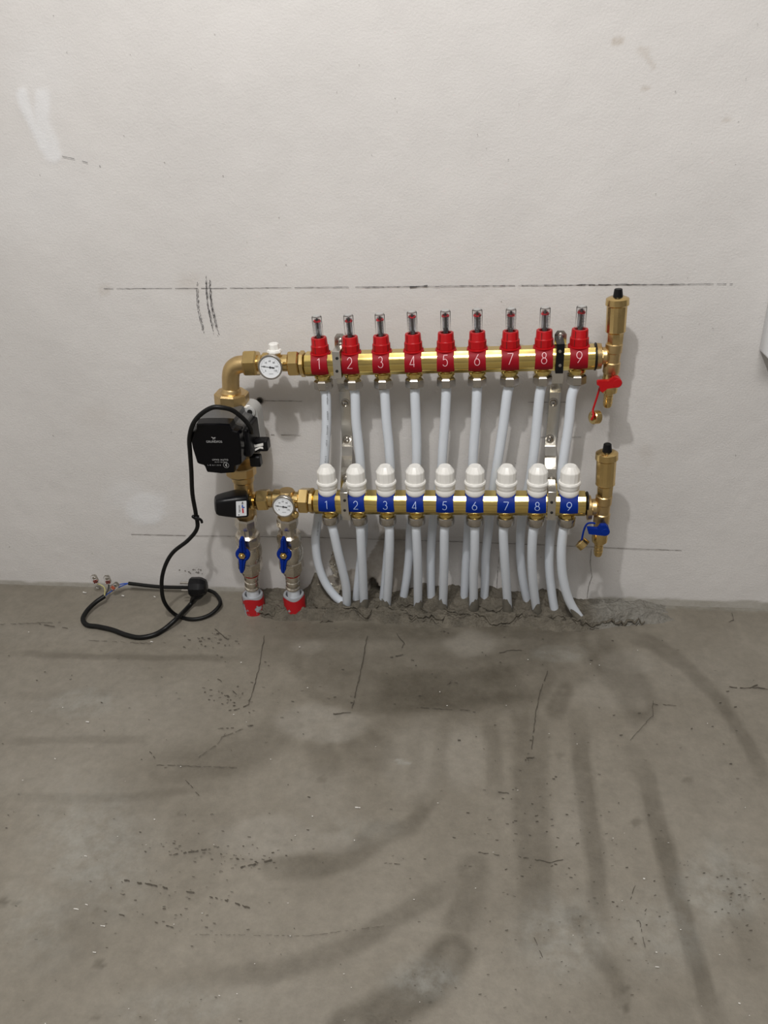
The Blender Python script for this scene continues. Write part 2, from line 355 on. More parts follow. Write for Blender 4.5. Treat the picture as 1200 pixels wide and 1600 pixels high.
wall = grid('wall_back', X, Yg, Zg, [M['wall'], M['pencil'], M['fine'], M['brownring'] if 'brownring' in M else M['fine'], M['dark']], dict(filler=filler, mark=mark, cement=cement, brown=brown), marks)
structure(wall)

# ---- floor
xs = np.arange(-1.30, 0.90, .005); ys = np.arange(-1.6, .045, .005)
X, Yf = np.meshgrid(xs, ys, indexing='ij'); px, py = nproj(X, Yf, X*0)
w1 = (fbm(X, Yf, 10, 13, 6)-.5)*46; w2 = (fbm(X, Yf, 10, 19, 6)-.5)*34
pxw, pyw = px+w1, py+w2
wet = np.zeros(px.shape)
for pl, wd, st, soft in [
 ([(965, 988), (1020, 1005), (1075, 1040), (1120, 1085), (1155, 1140), (1180, 1185), (1205, 1235)], 9, .50, 7),
 ([(990, 1180), (1010, 1220), (1030, 1290), (1045, 1350), (1060, 1400), (1080, 1470), (1108, 1560), (1120, 1610)], 12, .62, 9),
 ([(903, 1120), (910, 1200), (922, 1280), (935, 1350), (942, 1450)], 11, .55, 9),
 ([(828, 1140), (828, 1220), (832, 1300), (836, 1380), (835, 1460)], 26, .46, 14),
 ([(812, 1110), (822, 1200)], 10, .45, 10),
 ([(762, 1120), (770, 1180), (775, 1235)], 9, .38, 9), ([(690, 1110), (686, 1235)], 9, .28, 8), ([(650, 1100), (646, 1235)], 6, .22, 8),
 ([(560, 1075), (640, 1082), (740, 1075), (830, 1060)], 26, .75, 26), ([(640, 1045), (740, 1040), (860, 1020), (900, 1035)], 20, .5, 26),
 ([(500, 1075), (590, 1080)], 18, .45, 22), ([(480, 1035), (600, 1045)], 16, .45, 22),
 ([(925, 1000), (955, 1040), (985, 1070), (1000, 1100)], 22, .55, 20), ([(880, 1080), (870, 1105)], 12, .5, 12), ([(960, 1072), (985, 1075)], 7, .5, 8),
 ([(450, 1100), (440, 1140), (400, 1175), (330, 1190), (260, 1200)], 16, .42, 22), ([(560, 1150), (590, 1170)], 24, .35, 18), ([(500, 1165), (510, 1195)], 18, .3, 16),
 ([(590, 1300), (560, 1330), (500, 1350), (430, 1355)], 14, .55, 12), ([(590, 1305), (640, 1290), (668, 1250)], 8, .5, 12),
 ([(745, 1355), (700, 1385), (600, 1440), (560, 1470), (500, 1497), (420, 1520), (300, 1528)], 10, .45, 14),
 ([(735, 1360), (730, 1400), (715, 1440)], 20, .42, 16), ([(550, 1605), (610, 1580), (670, 1535), (705, 1490)], 26, .75, 22),
 ([(0, 1023), (150, 1025), (300, 1028), (400, 1030)], 3, .42, 4), ([(0, 1155), (150, 1155), (230, 1157)], 4, .42, 5),
 ([(0, 1246), (200, 1246), (350, 1222)], 4, .35, 6), ([(0, 1085), (200, 1085)], 4, .2, 6), ([(220, 1225), (190, 1290), (150, 1380), (100, 1500)], 20, .16, 40),
 ([(1130, 1330), (1150, 1400), (1180, 1500)], 12, .3, 12), ([(840, 1050), (700, 1110), (560, 1110)], 20, .25, 30), ([(370, 985), (980, 990)], 8, .6, 16), ([(370, 1010), (930, 1012)], 14, .3, 24),
 ([(900, 1430), (915, 1445)], 14, .5, 10), ([(930, 1480), (960, 1520), (975, 1560)], 8, .5, 10), ([(300, 1290), (330, 1300)], 30, .2, 25)]:
    ends = np.minimum(np.hypot(px-pl[0][0], py-pl[0][1]), np.hypot(px-pl[-1][0], py-pl[-1][1])); L_ = sum(math.hypot(b[0]-a[0], b[1]-a[1]) for a, b in zip(pl[:-1], pl[1:]))
    fade = .25+.75*sst(0, max(L_*.22, wd), ends+wd*.4)
    wet = np.maximum(wet, st*1.12*fade*(1-sst(wd*.75, wd*.75+soft*1.3, pdist(px+w1*.35, py+w2*.35, pl))))
for cx, cy, r, st in [(503, 1218, 8, .6), (995, 1285, 9, .6), (1052, 1375, 9, .75), (1075, 1219, 7, .5), (155, 1507, 9, .6), (5, 1410, 8, .8), (25, 1412, 4, .6), (976, 1545, 9, .7), (978, 1575, 7, .7), (1166, 1405, 6, .7), (1152, 1412, 3, .7), (985, 1060, 5, .5), (280, 1271, 6, .5), (352, 1171, 8, .4), (1105, 1560, 18, .5), (150, 1588, 8, .5), (225, 1590, 10, .4), (905, 1190, 5, .3), (875, 1180, 6, .4), (857, 1182, 5, .4)]:
    wet = np.maximum(wet, st*(1-sst(.75, 1.25, np.hypot((px+w1*.1-cx)/r, (py+w2*.1-cy)/(r*.8)))))
wet = np.clip(wet*(.75+.5*fbm(X, Yf, 22, 57)) + .24*(fbm(X, Yf, 5, 55)-.45) + .16*(fbm(X, Yf*1.6, 18, 58)-.5), 0, 1)
def fb(cx, cy, rx, ry, st, soft=.35): return st*(1-sst(1-soft, 1+soft, np.hypot((pxw-cx)/rx, (pyw-cy)/ry)))
pale = np.maximum.reduce([fb(505, 1130, 76, 27, .75, .2), fb(735, 1008, 45, 17, .6), fb(480, 1015, 28, 14, .5), fb(420, 1305, 80, 30, .6, .25), fb(520, 1310, 45, 16, .5, .25), fb(985, 1035, 48, 22, .45), fb(120, 1110, 190, 70, .45, .6), fb(60, 1210, 120, 40, .4, .6), fb(960, 1080, 60, 30, .35), fb(650, 1180, 45, 55, .35), fb(720, 1180, 35, 50, .35), fb(900, 1270, 25, 70, .25), fb(500, 1240, 60, 40, .3, .5), fb(1100, 1050, 80, 30, .2), fb(160, 1290, 90, 60, .35, .7), fb(60, 990, 160, 20, .3, .6), fb(450, 1560, 120, 35, .2, .6), fb(1100, 1250, 90, 60, .15, .6)])
wet = wet*(1-.75*pale)
chalk = np.maximum.reduce([fb(630, 1186, 9, 2, .9), fb(1130, 1380, 60, 60, .45, .6), fb(150, 1330, 80, 90, .42, .8), fb(125, 1100, 60, 16, .35), fb(280, 1570, 90, 30, .3, .7), fb(880, 1460, 70, 60, .4, .7), fb(560, 1290, 60, 20, .2, .6), fb(660, 1530, 50, 30, .5, .6), fb(60, 1440, 60, 60, .3, .8), fb(870, 1020, 40, 14, .35), fb(1040, 1455, 70, 50, .3, .7),
   .55*(1-sst(0, .010, -Yf+.004*(fbm(X, Yf, 40, 81)-.5)-.004))*(X > .25), .35*(1-sst(0, .006, -Yf-.002))*(X < -.4)])
zf = (fbm(X, Yf, 7, 31, 3)-.5)*.004*sst(0, .05, -Yf)
marks = MB()
def WF(px_, py_, z=.0026): return Z(px_, py_, z)
for pl, w_, g in [([(413, 993), (405, 1040), (398, 1070), (388, 1100), (370, 1108), (357, 1110)], 1.5, .05), ([(574, 993), (562, 1055), (550, 1106)], 2.2, .02), ([(520, 1115), (548, 1113)], 1.6, .1),
  ([(856, 1048), (843, 1085), (837, 1115), (831, 1170)], 2.0, .05), ([(1020, 1095), (1020, 1118), (1003, 1135), (982, 1160)], 1.0, .1), ([(1020, 1100), (1060, 1102)], .9, .2), ([(650, 1105), (735, 1110)], 1., .1), ([(620, 990), (632, 1005), (628, 1012)], 1.4, .1),
  ([(610, 1027), (630, 1022)], 1.4, .2), ([(1140, 1073), (1165, 1075), (1185, 1074), (1200, 1077)], 1.5, .1), ([(1172, 1075), (1184, 1070)], 2.2, .1), ([(290, 1218), (314, 1246)], 1.6, .25), ([(335, 982), (355, 998)], 1.6, .15), ([(340, 1139), (395, 1133), (345, 1152)], 1.2, .3),
  ([(310, 1183), (340, 1162), (352, 1146)], 1., .3), ([(225, 1165), (245, 1187)], 1.5, .4), ([(190, 1374), (250, 1385), (320, 1398), (390, 1418)], 3.0, .62), ([(150, 1420), (230, 1438), (275, 1450)], 2., .65), ([(375, 1355), (425, 1343)], 3., .4), ([(270, 1335), (335, 1325)], 2., .6), ([(245, 1195), (370, 1199)], 1., .3),
  ([(300, 1460), (480, 1462), (600, 1447)], .8, .4), ([(810, 1338), (860, 1347), (880, 1343)], 1.6, .35), ([(735, 1330), (780, 1336)], 1.4, .5), ([(815, 1185), (835, 1183)], 2.2, .3), ([(770, 1236), (800, 1240)], 1.8, .4), ([(993, 1383), (985, 1405)], 1.2, .3), ([(1010, 1420), (1000, 1440), (1008, 1480)], 1.4, .5), ([(835, 1465), (850, 1500)], 1.4, .4), ([(60, 975), (110, 982)], 1.3, .3), ([(0, 975), (95, 972)], .9, .4), ([(340, 1060), (370, 1085)], 1.4, .5), ([(130, 1000), (240, 1005)], .7, .4),
  ([(1143, 958), (1147, 968), (1139, 972)], 1.2, 0), ([(600, 1478-130), (625, 1350)], 1.2, .3), ([(780, 1020), (797, 1016), (815, 1016)], 1.1, .1), ([(698, 1070), (705, 1064), (715, 1067)], 1.2, .1)]:
    wline(pl, w_, 1, .8, g, 4)
for _ in range(620):
    if rnd.random() < .6: cx, cy, sx, sy = rnd.choice([(310, 1320, 60, 18), (260, 1410, 60, 30), (820, 1230, 50, 60), (850, 1330, 60, 60), (900, 1450, 80, 50), (1000, 1400, 60, 60), (380, 1345, 30, 12), (700, 980, 10, 4), (340, 1000, 20, 15), (350, 1090, 20, 8), (1160, 1400, 20, 30)]); a, b = rnd.gauss(cx, sx), rnd.gauss(cy, sy)
    else: a, b = rnd.uniform(0, 1200), rnd.uniform(985, 1600)
    if b < 985: continue
    l = rnd.uniform(1, 5); wline([(a, b), (a+l, b+rnd.uniform(-1, 1))], rnd.uniform(.6, 1.9), 1, 0, 0, 9)
for _ in range(60):
    a, b = rnd.uniform(0, 1200), rnd.uniform(985, 1600); wline([(a, b), (a+rnd.uniform(1, 2.5), b)], rnd.uniform(.7, 1.8), 2, 0, 0, 9)
for a, b, k in [(235, 1002, 4), (134, 1127, 5), (132, 1337, 4), (115, 1420, 8), (133, 1413, 4), (157, 1446, 7), (145, 1487, 5), (341, 1555, 3), (1005, 1372, 3), (1024, 1487, 3), (1024, 1510, 6), (1154, 1567, 3), (85, 1185, 2), (190, 930, 4), (130, 925, 5), (240, 932, 3), (150, 918, 4), (555, 1261, 8)]:
    wline([(a, b), (a+k, b+1)], 1.8, 2, .5, 0, 2)
floor = grid('floor', X, Yf, zf, [M['floor'], M['crack_and_shade'], M['fleck']], dict(wet=wet, pale=pale, chalk=chalk), marks); structure(floor)

# ---- rest of the room, out of view, that closes it off and bounces the light
def shell(name, pts, m): structure(MB().add(pts, [(0, 1, 2, 3)]).build(name, m, smooth=0))
x0, x1, y1, h = -1.5, 2.1, -3.4, 2.6
def slab(name, a, b, m):
    a = Vector(a); b = Vector(b); mb = MB(); c = [Vector((p, q, r)) for p in (a.x, b.x) for q in (a.y, b.y) for r in (a.z, b.z)]
    mb.add(c, [(0, 1, 3, 2), (4, 6, 7, 5), (0, 4, 5, 1), (2, 3, 7, 6), (0, 2, 6, 4), (1, 5, 7, 3)]); return structure(mb.build(name, m, smooth=0))
slab('wall_back_upper', (x0, 0, 1.295), (x1, .1, h), M['room'])
slab('wall_back_left', (x0, 0, 0), (-1.298, .1, 1.295), M['room']); slab('wall_back_right', (.896, 0, 0), (x1, .1, 1.295), M['room'])
slab('wall_left', (x0-.1, y1, 0), (x0, .1, h), M['ceil']); slab('wall_right', (x1, y1, 0), (x1+.1, .1, h), M['room'])
slab('wall_front', (x0, y1-.1, 0), (x1, y1, h), M['room']); slab('ceiling', (x0, y1, h), (x1, .1, h+.1), M['ceil'])
slab('floor_rear', (x0, y1, -.06), (x1, -1.595, -.001), M['room']); slab('floor_left', (x0, -1.595, -.06), (-1.297, 0, -.001), M['room']); slab('floor_right', (.892, -1.595, -.06), (x1, 0, -.001), M['room'])

# ---- mortar ridge smeared along the foot of the wall round the pipes
xs = np.arange(-.42, .46, .0018); ys = np.arange(-.125, .002, .0018)
X, Yf = np.meshgrid(xs, ys, indexing='ij'); px, py = nproj(X, Yf, X*0)
cl = -.072 + (fbm(X, X*0, 14, 90)-.5)*.03 + .03*sst(-.30, -.40, X) + .03*sst(.27, .36, X)     # crest line in depth
d = Yf-cl
ax_ = sst(-.41, -.37, X)*(1-sst(.36, .45, X))
rid = 1-np.abs(2*fbm(X, Yf*1.8, 34, 93, 5)-1)*2.2; rid = np.clip(rid, 0, 1)**2
fine = fbm(X, Yf*2, 110, 99, 3)
H = (.004+.014*fbm(X, X*0, 26, 91))*np.exp(-(np.abs(d)/.0050)**1.6)
H += .0085*sst(-.022, .006, d)*(.6+.6*fbm(X, Yf, 30, 92)) + .006*rid*sst(-.03, 0, d)*(.4+fbm(X, Yf, 18, 98)) + .004*(fine-.45)*sst(-.02, 0, d)
H += .020*sst(-.045, 0, Yf)*(.3+1.1*fbm(X, Yf, 38, 96))*sst(-.10, -.04, X)*(1-sst(.20, .26, X))
H += .036*sst(-.05, 0, Yf)*(.5+1.0*fbm(X, Yf, 60, 97))*sst(-.285, -.25, X)*(1-sst(-.235, -.205, X))
for j, (fx, fy_) in enumerate([(-.187, -.052), (-.153, -.047), (-.109, -.047), (-.05, -.047), (.0, -.047), (.057, -.047), (.121, -.047), (.175, -.047), (.26, -.066), (.212, -.045), (.162, -.022), (.08, -.024), (.04, -.022), (-.02, -.03), (-.08, -.02)]):
    H += (.006+.005*((j*7) % 5)/5)*np.exp(-(((X-fx)/.014)**2+((Yf-fy_)/.016)**2))
H -= .006*np.exp(-((d-.013+.004*np.sin(X*90))/.0035)**2)*sst(.35, .6, fbm(X, X*0, 30, 88))
H = H*ax_ - .005*(1-sst(-.022+.01*(fbm(X, Yf, 40, 77)-.5), -.008, d)*ax_)
pl_ = sst(.26, .30, X)*.8
def mh(x, y):
    i = int(round((x+.42)/.0018)); j = int(round((y+.125)/.0018))
    return float(H[max(0, min(i, H.shape[0]-1)), max(0, min(j, H.shape[1]-1))])
marks = MB()
def rope(pts, r):
    q = []
    for a, b in zip(pts[:-1], pts[1:]):
        n = max(1, int(math.hypot(b[0]-a[0], b[1]-a[1])/5)); q += [(a[0]+(b[0]-a[0])*k/n+rnd.uniform(-1.5, 1.5), a[1]+(b[1]-a[1])*k/n+rnd.uniform(-1.3, 1.3)) for k in range(n)]
    q.append(pts[-1]); w3 = []
    for x, y in q:
        g = Z(x, y, .008); g.z = mh(g.x, g.y)+rnd.uniform(.0, .0035); w3.append(g)
    rr = [rnd.uniform(.5, 1.3)*r for _ in range(30)]
    marks.tube(w3, r, 7, 0, sub=3, rad=lambda t: rr[int(t*29)]*min(1, .25+4*t, .25+4*(1-t)))
    for u, v in zip(w3[:-1], w3[1:]):           # the torn edge: a thin lip that overhangs the floor
        if rnd.random() < .3: continue
        h0, h1 = rnd.uniform(.002, .007), rnd.uniform(.002, .007)
        f0 = u+Vector((0, -r*rnd.uniform(.8, 2.2), .001)); f1 = v+Vector((0, -r*rnd.uniform(.8, 2.2), .001))
        marks.add([u+Vector((0, 0, h0*.3)), v+Vector((0, 0, h1*.3)), f1, f0], [(0, 1, 2, 3)], 0)
    for u, v in zip(w3[:-1], w3[1:]):  # dark strips before the ridge: cracks, plus shade painted in under its lip
        if rnd.random() < .35: continue
        p0 = u+Vector((0, -r*1.5, 0)); p1 = v+Vector((0, -r*1.5, 0)); p0.z = mh(p0.x, p0.y)+.0006; p1.z = mh(p1.x, p1.y)+.0006; k = rnd.uniform(.0004, .0016)
        marks.add([p0+Vector((0, k, 0)), p0-Vector((0, k, 0)), p1-Vector((0, k, 0)), p1+Vector((0, k, 0))], [(0, 1, 2, 3)], 1)
for pl, r in [([(388, 958), (405, 954), (425, 959), (436, 950)], .003), ([(440, 958), (460, 952), (490, 950)], .003), ([(430, 974), (480, 976), (550, 977)], .0018), ([(468, 968), (520, 966)], .0016),
  ([(490, 945), (500, 952), (530, 956), (560, 958)], .0022), ([(548, 953), (572, 964), (592, 952)], .0028), ([(596, 948), (620, 958), (645, 966)], .0026), ([(620, 945), (650, 952), (668, 958)], .0022),
  ([(640, 966), (660, 968), (692, 969), (700, 962)], .0026), ([(700, 966), (720, 967), (745, 966), (772, 973), (795, 970), (812, 965)], .0030), ([(690, 955), (712, 960), (735, 964), (760, 962)], .0020),
  ([(805, 967), (840, 967), (870, 964), (890, 970)], .0028), ([(745, 950), (775, 958), (800, 955)], .0018), ([(885, 968), (900, 975), (925, 977), (960, 971), (1008, 969)], .0024), ([(520, 990), (600, 985)], .0012), ([(780, 980), (850, 984)], .0012), ([(600, 975), (640, 978)], .0012)]: rope(pl, r)
marks.f, marks.m = zip(*[(f, m_) for f, m_ in zip(marks.f, marks.m) if len(f) == 4]); marks.f = list(marks.f); marks.m = list(marks.m)
mt = grid('mortar_ridge', X, Yf, H, [M['mortar'], M['crack_and_shade']], dict(pale=pl_), marks); structure(mt)

# ================================================================ MANIFOLDS
def axis_pts(pa, pb, y): return P(*pa, y), P(*pb, y)
YU, YL = -.07, -.10
UX = [502.5, 550, 597.5, 647, 697, 746, 797, 849, 903]
LX = [514, 559, 604.5, 650, 696, 742, 790.5, 838.5, 887.5]
def lerp_y(pa, pb, x): return pa[1]+(pb[1]-pa[1])*(x-pa[0])/(pb[0]-pa[0])
UA, UB = (478, 568.5), (931, 557.0); LA, LB = (492, 784.0), (915, 786.5)
def bar_mesh(A, B, R, flat):
    mb = MB(); e = (B-A).normalized(); up = Vector((0, 0, 1)); up = (up-e*up.dot(e)).normalized(); fr = e.cross(up)*1
    if fr.y > 0: fr = -fr
    prof = []
    for q0 in (0, PI):                       # round front and back, with flats and bevels along the top and bottom
        prof += [(R*math.cos(q0+math.radians(-44+88*k/22)), R*math.sin(q0+math.radians(-44+88*k/22))) for k in range(23)]
        sg_ = 1 if q0 == 0 else -1
        prof += [(sg_*R*.56, sg_*flat)] + [(sg_*R*.56*(1-2*k/8), sg_*flat) for k in range(1, 9)]
    L = (B-A).length; vs = []
    for t, s_ in ((0, .93), (.0015, 1), (L-.0015, 1), (L, .93)): vs += [A+e*t+fr*(y_*s_)+up*(z_*s_) for y_, z_ in prof]
    n = len(prof); fs = [(i*n+k, i*n+(k+1) % n, (i+1)*n+(k+1) % n, (i+1)*n+k) for i in range(3) for k in range(n)]+[tuple(range(n))[::-1], tuple(range(3*n, 4*n))]
    mb.add(vs, fs); return mb, e, up, fr
def clip_mesh(c, e, up, fr, R, a0, a1, w0, w1, th=.0014):
    mb = MB(); na, nu = 16, 8; g = []
    for r in (R, R+th):
        for i in range(na+1):
            t = i/na; a = math.radians(a0+(a1-a0)*t); w_ = w0+(w1-w0)*sst(0, .5, np.array(t))-.0012*math.sin(PI*t)
            for k in range(nu+1):
                u = k/nu*2-1; aa = a - math.radians(4)*(1-u*u)*(t > .999)
                g.append(c+e*(u*float(w_)/2)+(fr*math.cos(aa)+up*math.sin(aa))*r)
    m_ = nu+1; o2 = (na+1)*m_; fs = []
    for i in range(na):
        for k in range(nu):
            q = (i*m_+k, i*m_+k+1, (i+1)*m_+k+1, (i+1)*m_+k); fs += [q, tuple(x+o2 for x in q[::-1])]
    ring = [k for k in range(m_)]+[i*m_+nu for i in range(1, na+1)]+[na*m_+k for k in range(nu-1, -1, -1)]+[i*m_ for i in range(na-1, 0, -1)]
    for a, b in zip(ring, ring[1:]+ring[:1]): fs.append((a, b, b+o2, a+o2))
    return mb.add(g, fs)
UZ = Vector((0, 0, 1)); FR = Vector((0, -1, 0))
def pipe_connector(T, c, upper):
    n = MB()
    if upper:
        n.lathe(c-UZ*.014, -UZ, [(0, .0115), (.004, .0115), (.0045, .0135), (.0085, .0135), (.009, .0112), (.014, .0112)], 24); n.build('pipe_nipple', M['brass'], T)
        q = MB().lathe(c-UZ*.0255, -UZ, [(0, .0125), (.001, .0140), (.003, .0157), (.0145, .0157), (.0165, .0140), (.0172, .0095)], 8, ph=PI/8)
        q.build('compression_nut', M['nickel'], T, smooth=25)
    else:
        n.lathe(c-UZ*.014, -UZ, [(0, .0120), (.004, .0120), (.0045, .0132), (.008, .0132), (.0085, .0115), (.013, .0115)], 24); n.build('pipe_nipple', M['brass'], T)
        q = MB().lathe(c-UZ*.0245, -UZ, [(0, .0132), (.0008, .0145), (.0020, .0150), (.0130, .0150), (.0150, .0144), (.0168, .0125), (.017, .009)], 28)
        q.build('compression_nut', M['nickel'], T)
def bar_end(T, B, e, R):       # black seal and the brass shoulder at the bar's left end
    MB().lathe(B, e, [(0, R*.93), (.0012, R*1.04), (.0028, R*1.04), (.004, R*.93)], 40).build('seal_ring', M['rubber'], T)

A, B = P(*UA, YU), P(*UB, YU)
SUP = thing('supply_manifold', 'upper brass manifold bar with red clips numbered 1 to 9 and clear flow meters', 'manifold', (A+B)/2)
mb, e, up, fr = bar_mesh(A, B, .0192, .0172); mb.build('manifold_bar', M['brass'], SUP, smooth=20)
bar_end(SUP, B-e*.003, e, .0202)
for i, x in enumerate(UX):
    c = P(x, lerp_y(UA, UB, x), YU); tilt = e*rnd.uniform(-.02, .02)+FR*.0
    cl = clip_mesh(c, e, up, fr, .0196, 100, -37, .0305, .0272).build('number_clip', M['clipred'], SUP)
    mb = MB(); R = .0196+.0014+.00025; th0 = math.radians(16)
    numeral(mb, str(i+1), 0, 0, .0102, .0172, .0011, lambda u, v: c+e*u+(fr*math.cos(th0+v/R)+up*math.sin(th0+v/R))*R)
    mb.build('numeral', M['numr'], cl, smooth=0)
    ax = (UZ+tilt).normalized(); dz = .0035 if 3 <= i <= 5 else (.002 if i > 5 else 0)
    fm = MB(); z0 = .0155
    fm.lathe(c+ax*z0, ax, [(0, .0155), (.0012, .0165), (.0028, .0165), (.0036, .0142)], 28)
    fm.lathe(c+ax*(z0+.0036), ax, [(0, .0138), (.0004, .0143), (.0105+dz*.3, .0143), (.0115+dz*.3, .0132), (.0120+dz*.3, .0129), (.0225+dz*.5, .0124), (.0235+dz*.5, .0118), (.0235+dz*.5, .0085), (.0205, .0085)], 12, ph=.26)
    meter = fm.build('flow_meter', M['red'], SUP, smooth=28)
    zt = z0+.0268+dz*.5
    for a in (-.55+rnd.uniform(-.3, .3), .9+rnd.uniform(-.2, .2)):
        nz = MB(); dd = Vector((math.sin(a), -math.cos(a), 0)); q = dd.cross(UZ)
        for (r, za, zb) in ((.01445, z0+.004, z0+.015), (.0131, z0+.016, zt-.001)):
            nz.add([c+dd*r+q*.0004+ax*za, c+dd*r-q*.0004+ax*za, c+dd*r*.985-q*.0004+ax*zb, c+dd*r*.985+q*.0004+ax*zb], [(0, 1, 2, 3)])
        nz.build('moulding_seam', M['dark'], meter, smooth=0)
    zb = zt-.003; g = MB(); L = .0365
    g.lathe(c+ax*zb, ax, [(0, .0068), (0, .0077), (L-.001, .0077), (L, .0070), (L, 0.0001), (L-.0014, 0.0001), (L-.0014, .0066), (.001, .0066)], 28, cap=False).build('sight_glass', M['glass'], meter)
    s_ = MB(); s_.cyl(c+ax*(zb+.001), c+ax*(zb+L-.004), .0019, seg=10); s_.cyl(c+ax*(zb+.001), c+ax*(zb+.006+rnd.uniform(0, .004)), .0035, seg=12); s_.build('spindle', M['grey'], meter)
    zz = L-.0095+rnd.uniform(-.001, .001)
    MB().lathe(c+ax*(zb+zz), ax, [(0, .0061), (.0016, .0061), (.0016, .0036), (0, .0036)], 20, cap=False).build('indicator_ring', M['redink'], meter)
    MB().cyl(c+ax*(zb+L-.0003), c+ax*(zb+L+.0012), .0058, seg=24).build('glass_cap', M['alu'], meter)
    wb = MB(); vs = [c+Vector((math.sin(t_), math.cos(t_), 0))*.0055+ax*zz_ for zz_ in (zb+.004, zb+L-.006) for t_ in [(-1+.25*q_)*1.1 for q_ in range(9)]]
    wb.add(vs, [(q_, q_+1, q_+10, q_+9) for q_ in range(8)]).build('scale_backing', M['dial'], meter)
    tk = MB(); aa = rnd.uniform(.1, .9)*(1 if i % 3 else -1)
    for k in range(11):
        z_ = zb+.006+k*.0022; wv = .0042 if k % 2 == 0 else .0026
        for sgn in (0, 1):
            a_ = aa+sgn*2.6; dd = Vector((math.sin(a_), -math.cos(a_), 0)); q = dd.cross(UZ)
            tk.add([c+dd*.0062+q*wv*.5+ax*z_, c+dd*.0062-q*wv*.5+ax*z_, c+dd*.0062-q*wv*.5+ax*(z_+.0009), c+dd*.0062+q*wv*.5+ax*(z_+.0009)], [(0, 1, 2, 3)])
    tk.build('scale', M['ink'], meter, smooth=0)
    pipe_connector(SUP, c, True)

A2, B2 = P(*LA, YL), P(*LB, YL)
RET = thing('return_manifold', 'lower brass manifold bar with blue clips numbered 1 to 9 under white caps', 'manifold', (A2+B2)/2)
mb, e2, up2, fr2 = bar_mesh(A2, B2, .0198, .0176); mb.build('manifold_bar', M['brass'], RET, smooth=20)
bar_end(RET, B2, e2, .0190)
for i, x in enumerate(LX):
    c = P(x, lerp_y(LA, LB, x), YL)
    cl = clip_mesh(c, e2, up2, fr2, .0203, 100, -20, .0335, .0292).build('number_clip', M['blue'], RET)
    mb = MB(); R = .0203+.0014+.00025; th0 = math.radians(13)
    numeral(mb, str(i+1), 0, 0, .0098, .0142, .0010, lambda u, v: c+e2*u+(fr2*math.cos(th0+v/R)+up2*math.sin(th0+v/R))*R)
    mb.build('numeral', M['numb'], cl, smooth=0)
    q = MB(); q.lathe(c+UZ*.0165, UZ, [(0, .0145), (.002, .0158), (.004, .0163), (.0100, .0163), (.0112, .0158), (.0120, .0163), (.0185, .0166), (.0195, .0175), (.0225, .0178), (.0232, .0172), (.0232, .0156)], 36)
    cp = q.build('cap_collar', M['white'], RET)
    MB().lathe(c+UZ*.0392, UZ, [(0, .0166), (.0006, .0172), (.0016, .0172), (.0022, .0152)], 36).build('cap_ring', M['white'], cp)
    MB().lathe(c+UZ*.0395, UZ, [(0, .0154), (.0185, .0158), (.0200, .0153), (.0275, .0102), (.0288, .0090)], 14, ph=PI/14+i*.3).build('valve_cap', M['white'], RET, smooth=12)
    pipe_connector(RET, c, False)

# ---- pipes
UPIPE = [[(509.5, 620), (510, 660), (508, 700), (505, 745), (500, 785), (496, 815), (493, 845), (497, 880), (508, 910), (525, 933), (541, 944)],
 [(555, 620), (556.5, 660), (561, 700), (564, 740), (567, 800), (568, 835), (563, 880), (559, 915), (556, 945)],
 [(601.5, 620), (604, 660), (608, 700), (610, 740), (610, 800), (606, 860), (602, 905), (598, 942)],
 [(648.5, 620), (650, 660), (651, 700), (650, 740), (645, 800), (641, 828), (639, 870), (635, 905), (629, 942)],
 [(697, 620), (695, 660), (692, 700), (689, 740), (680, 790), (677, 812), (674, 850), (673, 890), (674, 948)],
 [(745, 620), (743, 660), (740, 700), (738, 735), (734, 790), (731, 835), (728, 880), (725, 942)],
 [(792, 620), (787, 660), (781, 700), (773, 750), (766, 800), (763, 830), (759, 870), (758, 910), (756, 946)],
 [(843, 620), (839, 660), (835, 700), (828, 750), (818, 795), (814, 825), (813, 867), (818, 912), (826, 948)],
 [(893, 620), (889, 660), (883, 700), (877, 740), (866, 795), (861, 822), (858, 880), (862, 925), (868, 961)]]
LPIPE = [[(521, 830), (528, 862), (535, 890), (541, 918), (542, 946)], [(563.5, 830), (565, 862), (567, 900), (569, 947)], [(608.5, 830), (608.5, 862), (607, 900), (604, 950)],
 [(650.5, 830), (652, 865), (653, 900), (653, 952)], [(694.5, 830), (694, 865), (693.5, 900), (692, 953)], [(742, 830), (741.5, 865), (740, 900), (740, 952)],
 [(786.5, 830), (788, 867), (791, 912), (794, 955)], [(833, 830), (831, 867), (833, 912), (839, 958)], [(880, 830), (877, 867), (880, 905), (891, 942), (913, 976)]]
def pipe(pts, top, ye, name, label, grp):
    ya = top.y; z0 = top.z; out = [top-UZ*.034, top-UZ*.042]; p_end = pts[-1]; X0 = P(*p_end, ye)
    y0, y1 = pts[0][1], pts[-1][1]
    for x, y in pts:
        t = (y-y0)/(y1-y0); t = t**1.3; out.append(P(x, y, ya+(ye-ya)*t))
    dlt = (out[-1]-out[-2]).normalized(); k = max(.012, out[-1].z+.012); out.append(out[-1]+(dlt*.6-UZ*.4)*k)
    base = Vector((out[-2].x, out[-2].y, 0)); T = None
    return out, base
OR = ['one', 'two', 'three', 'four', 'five', 'six', 'seven', 'eight', 'nine']
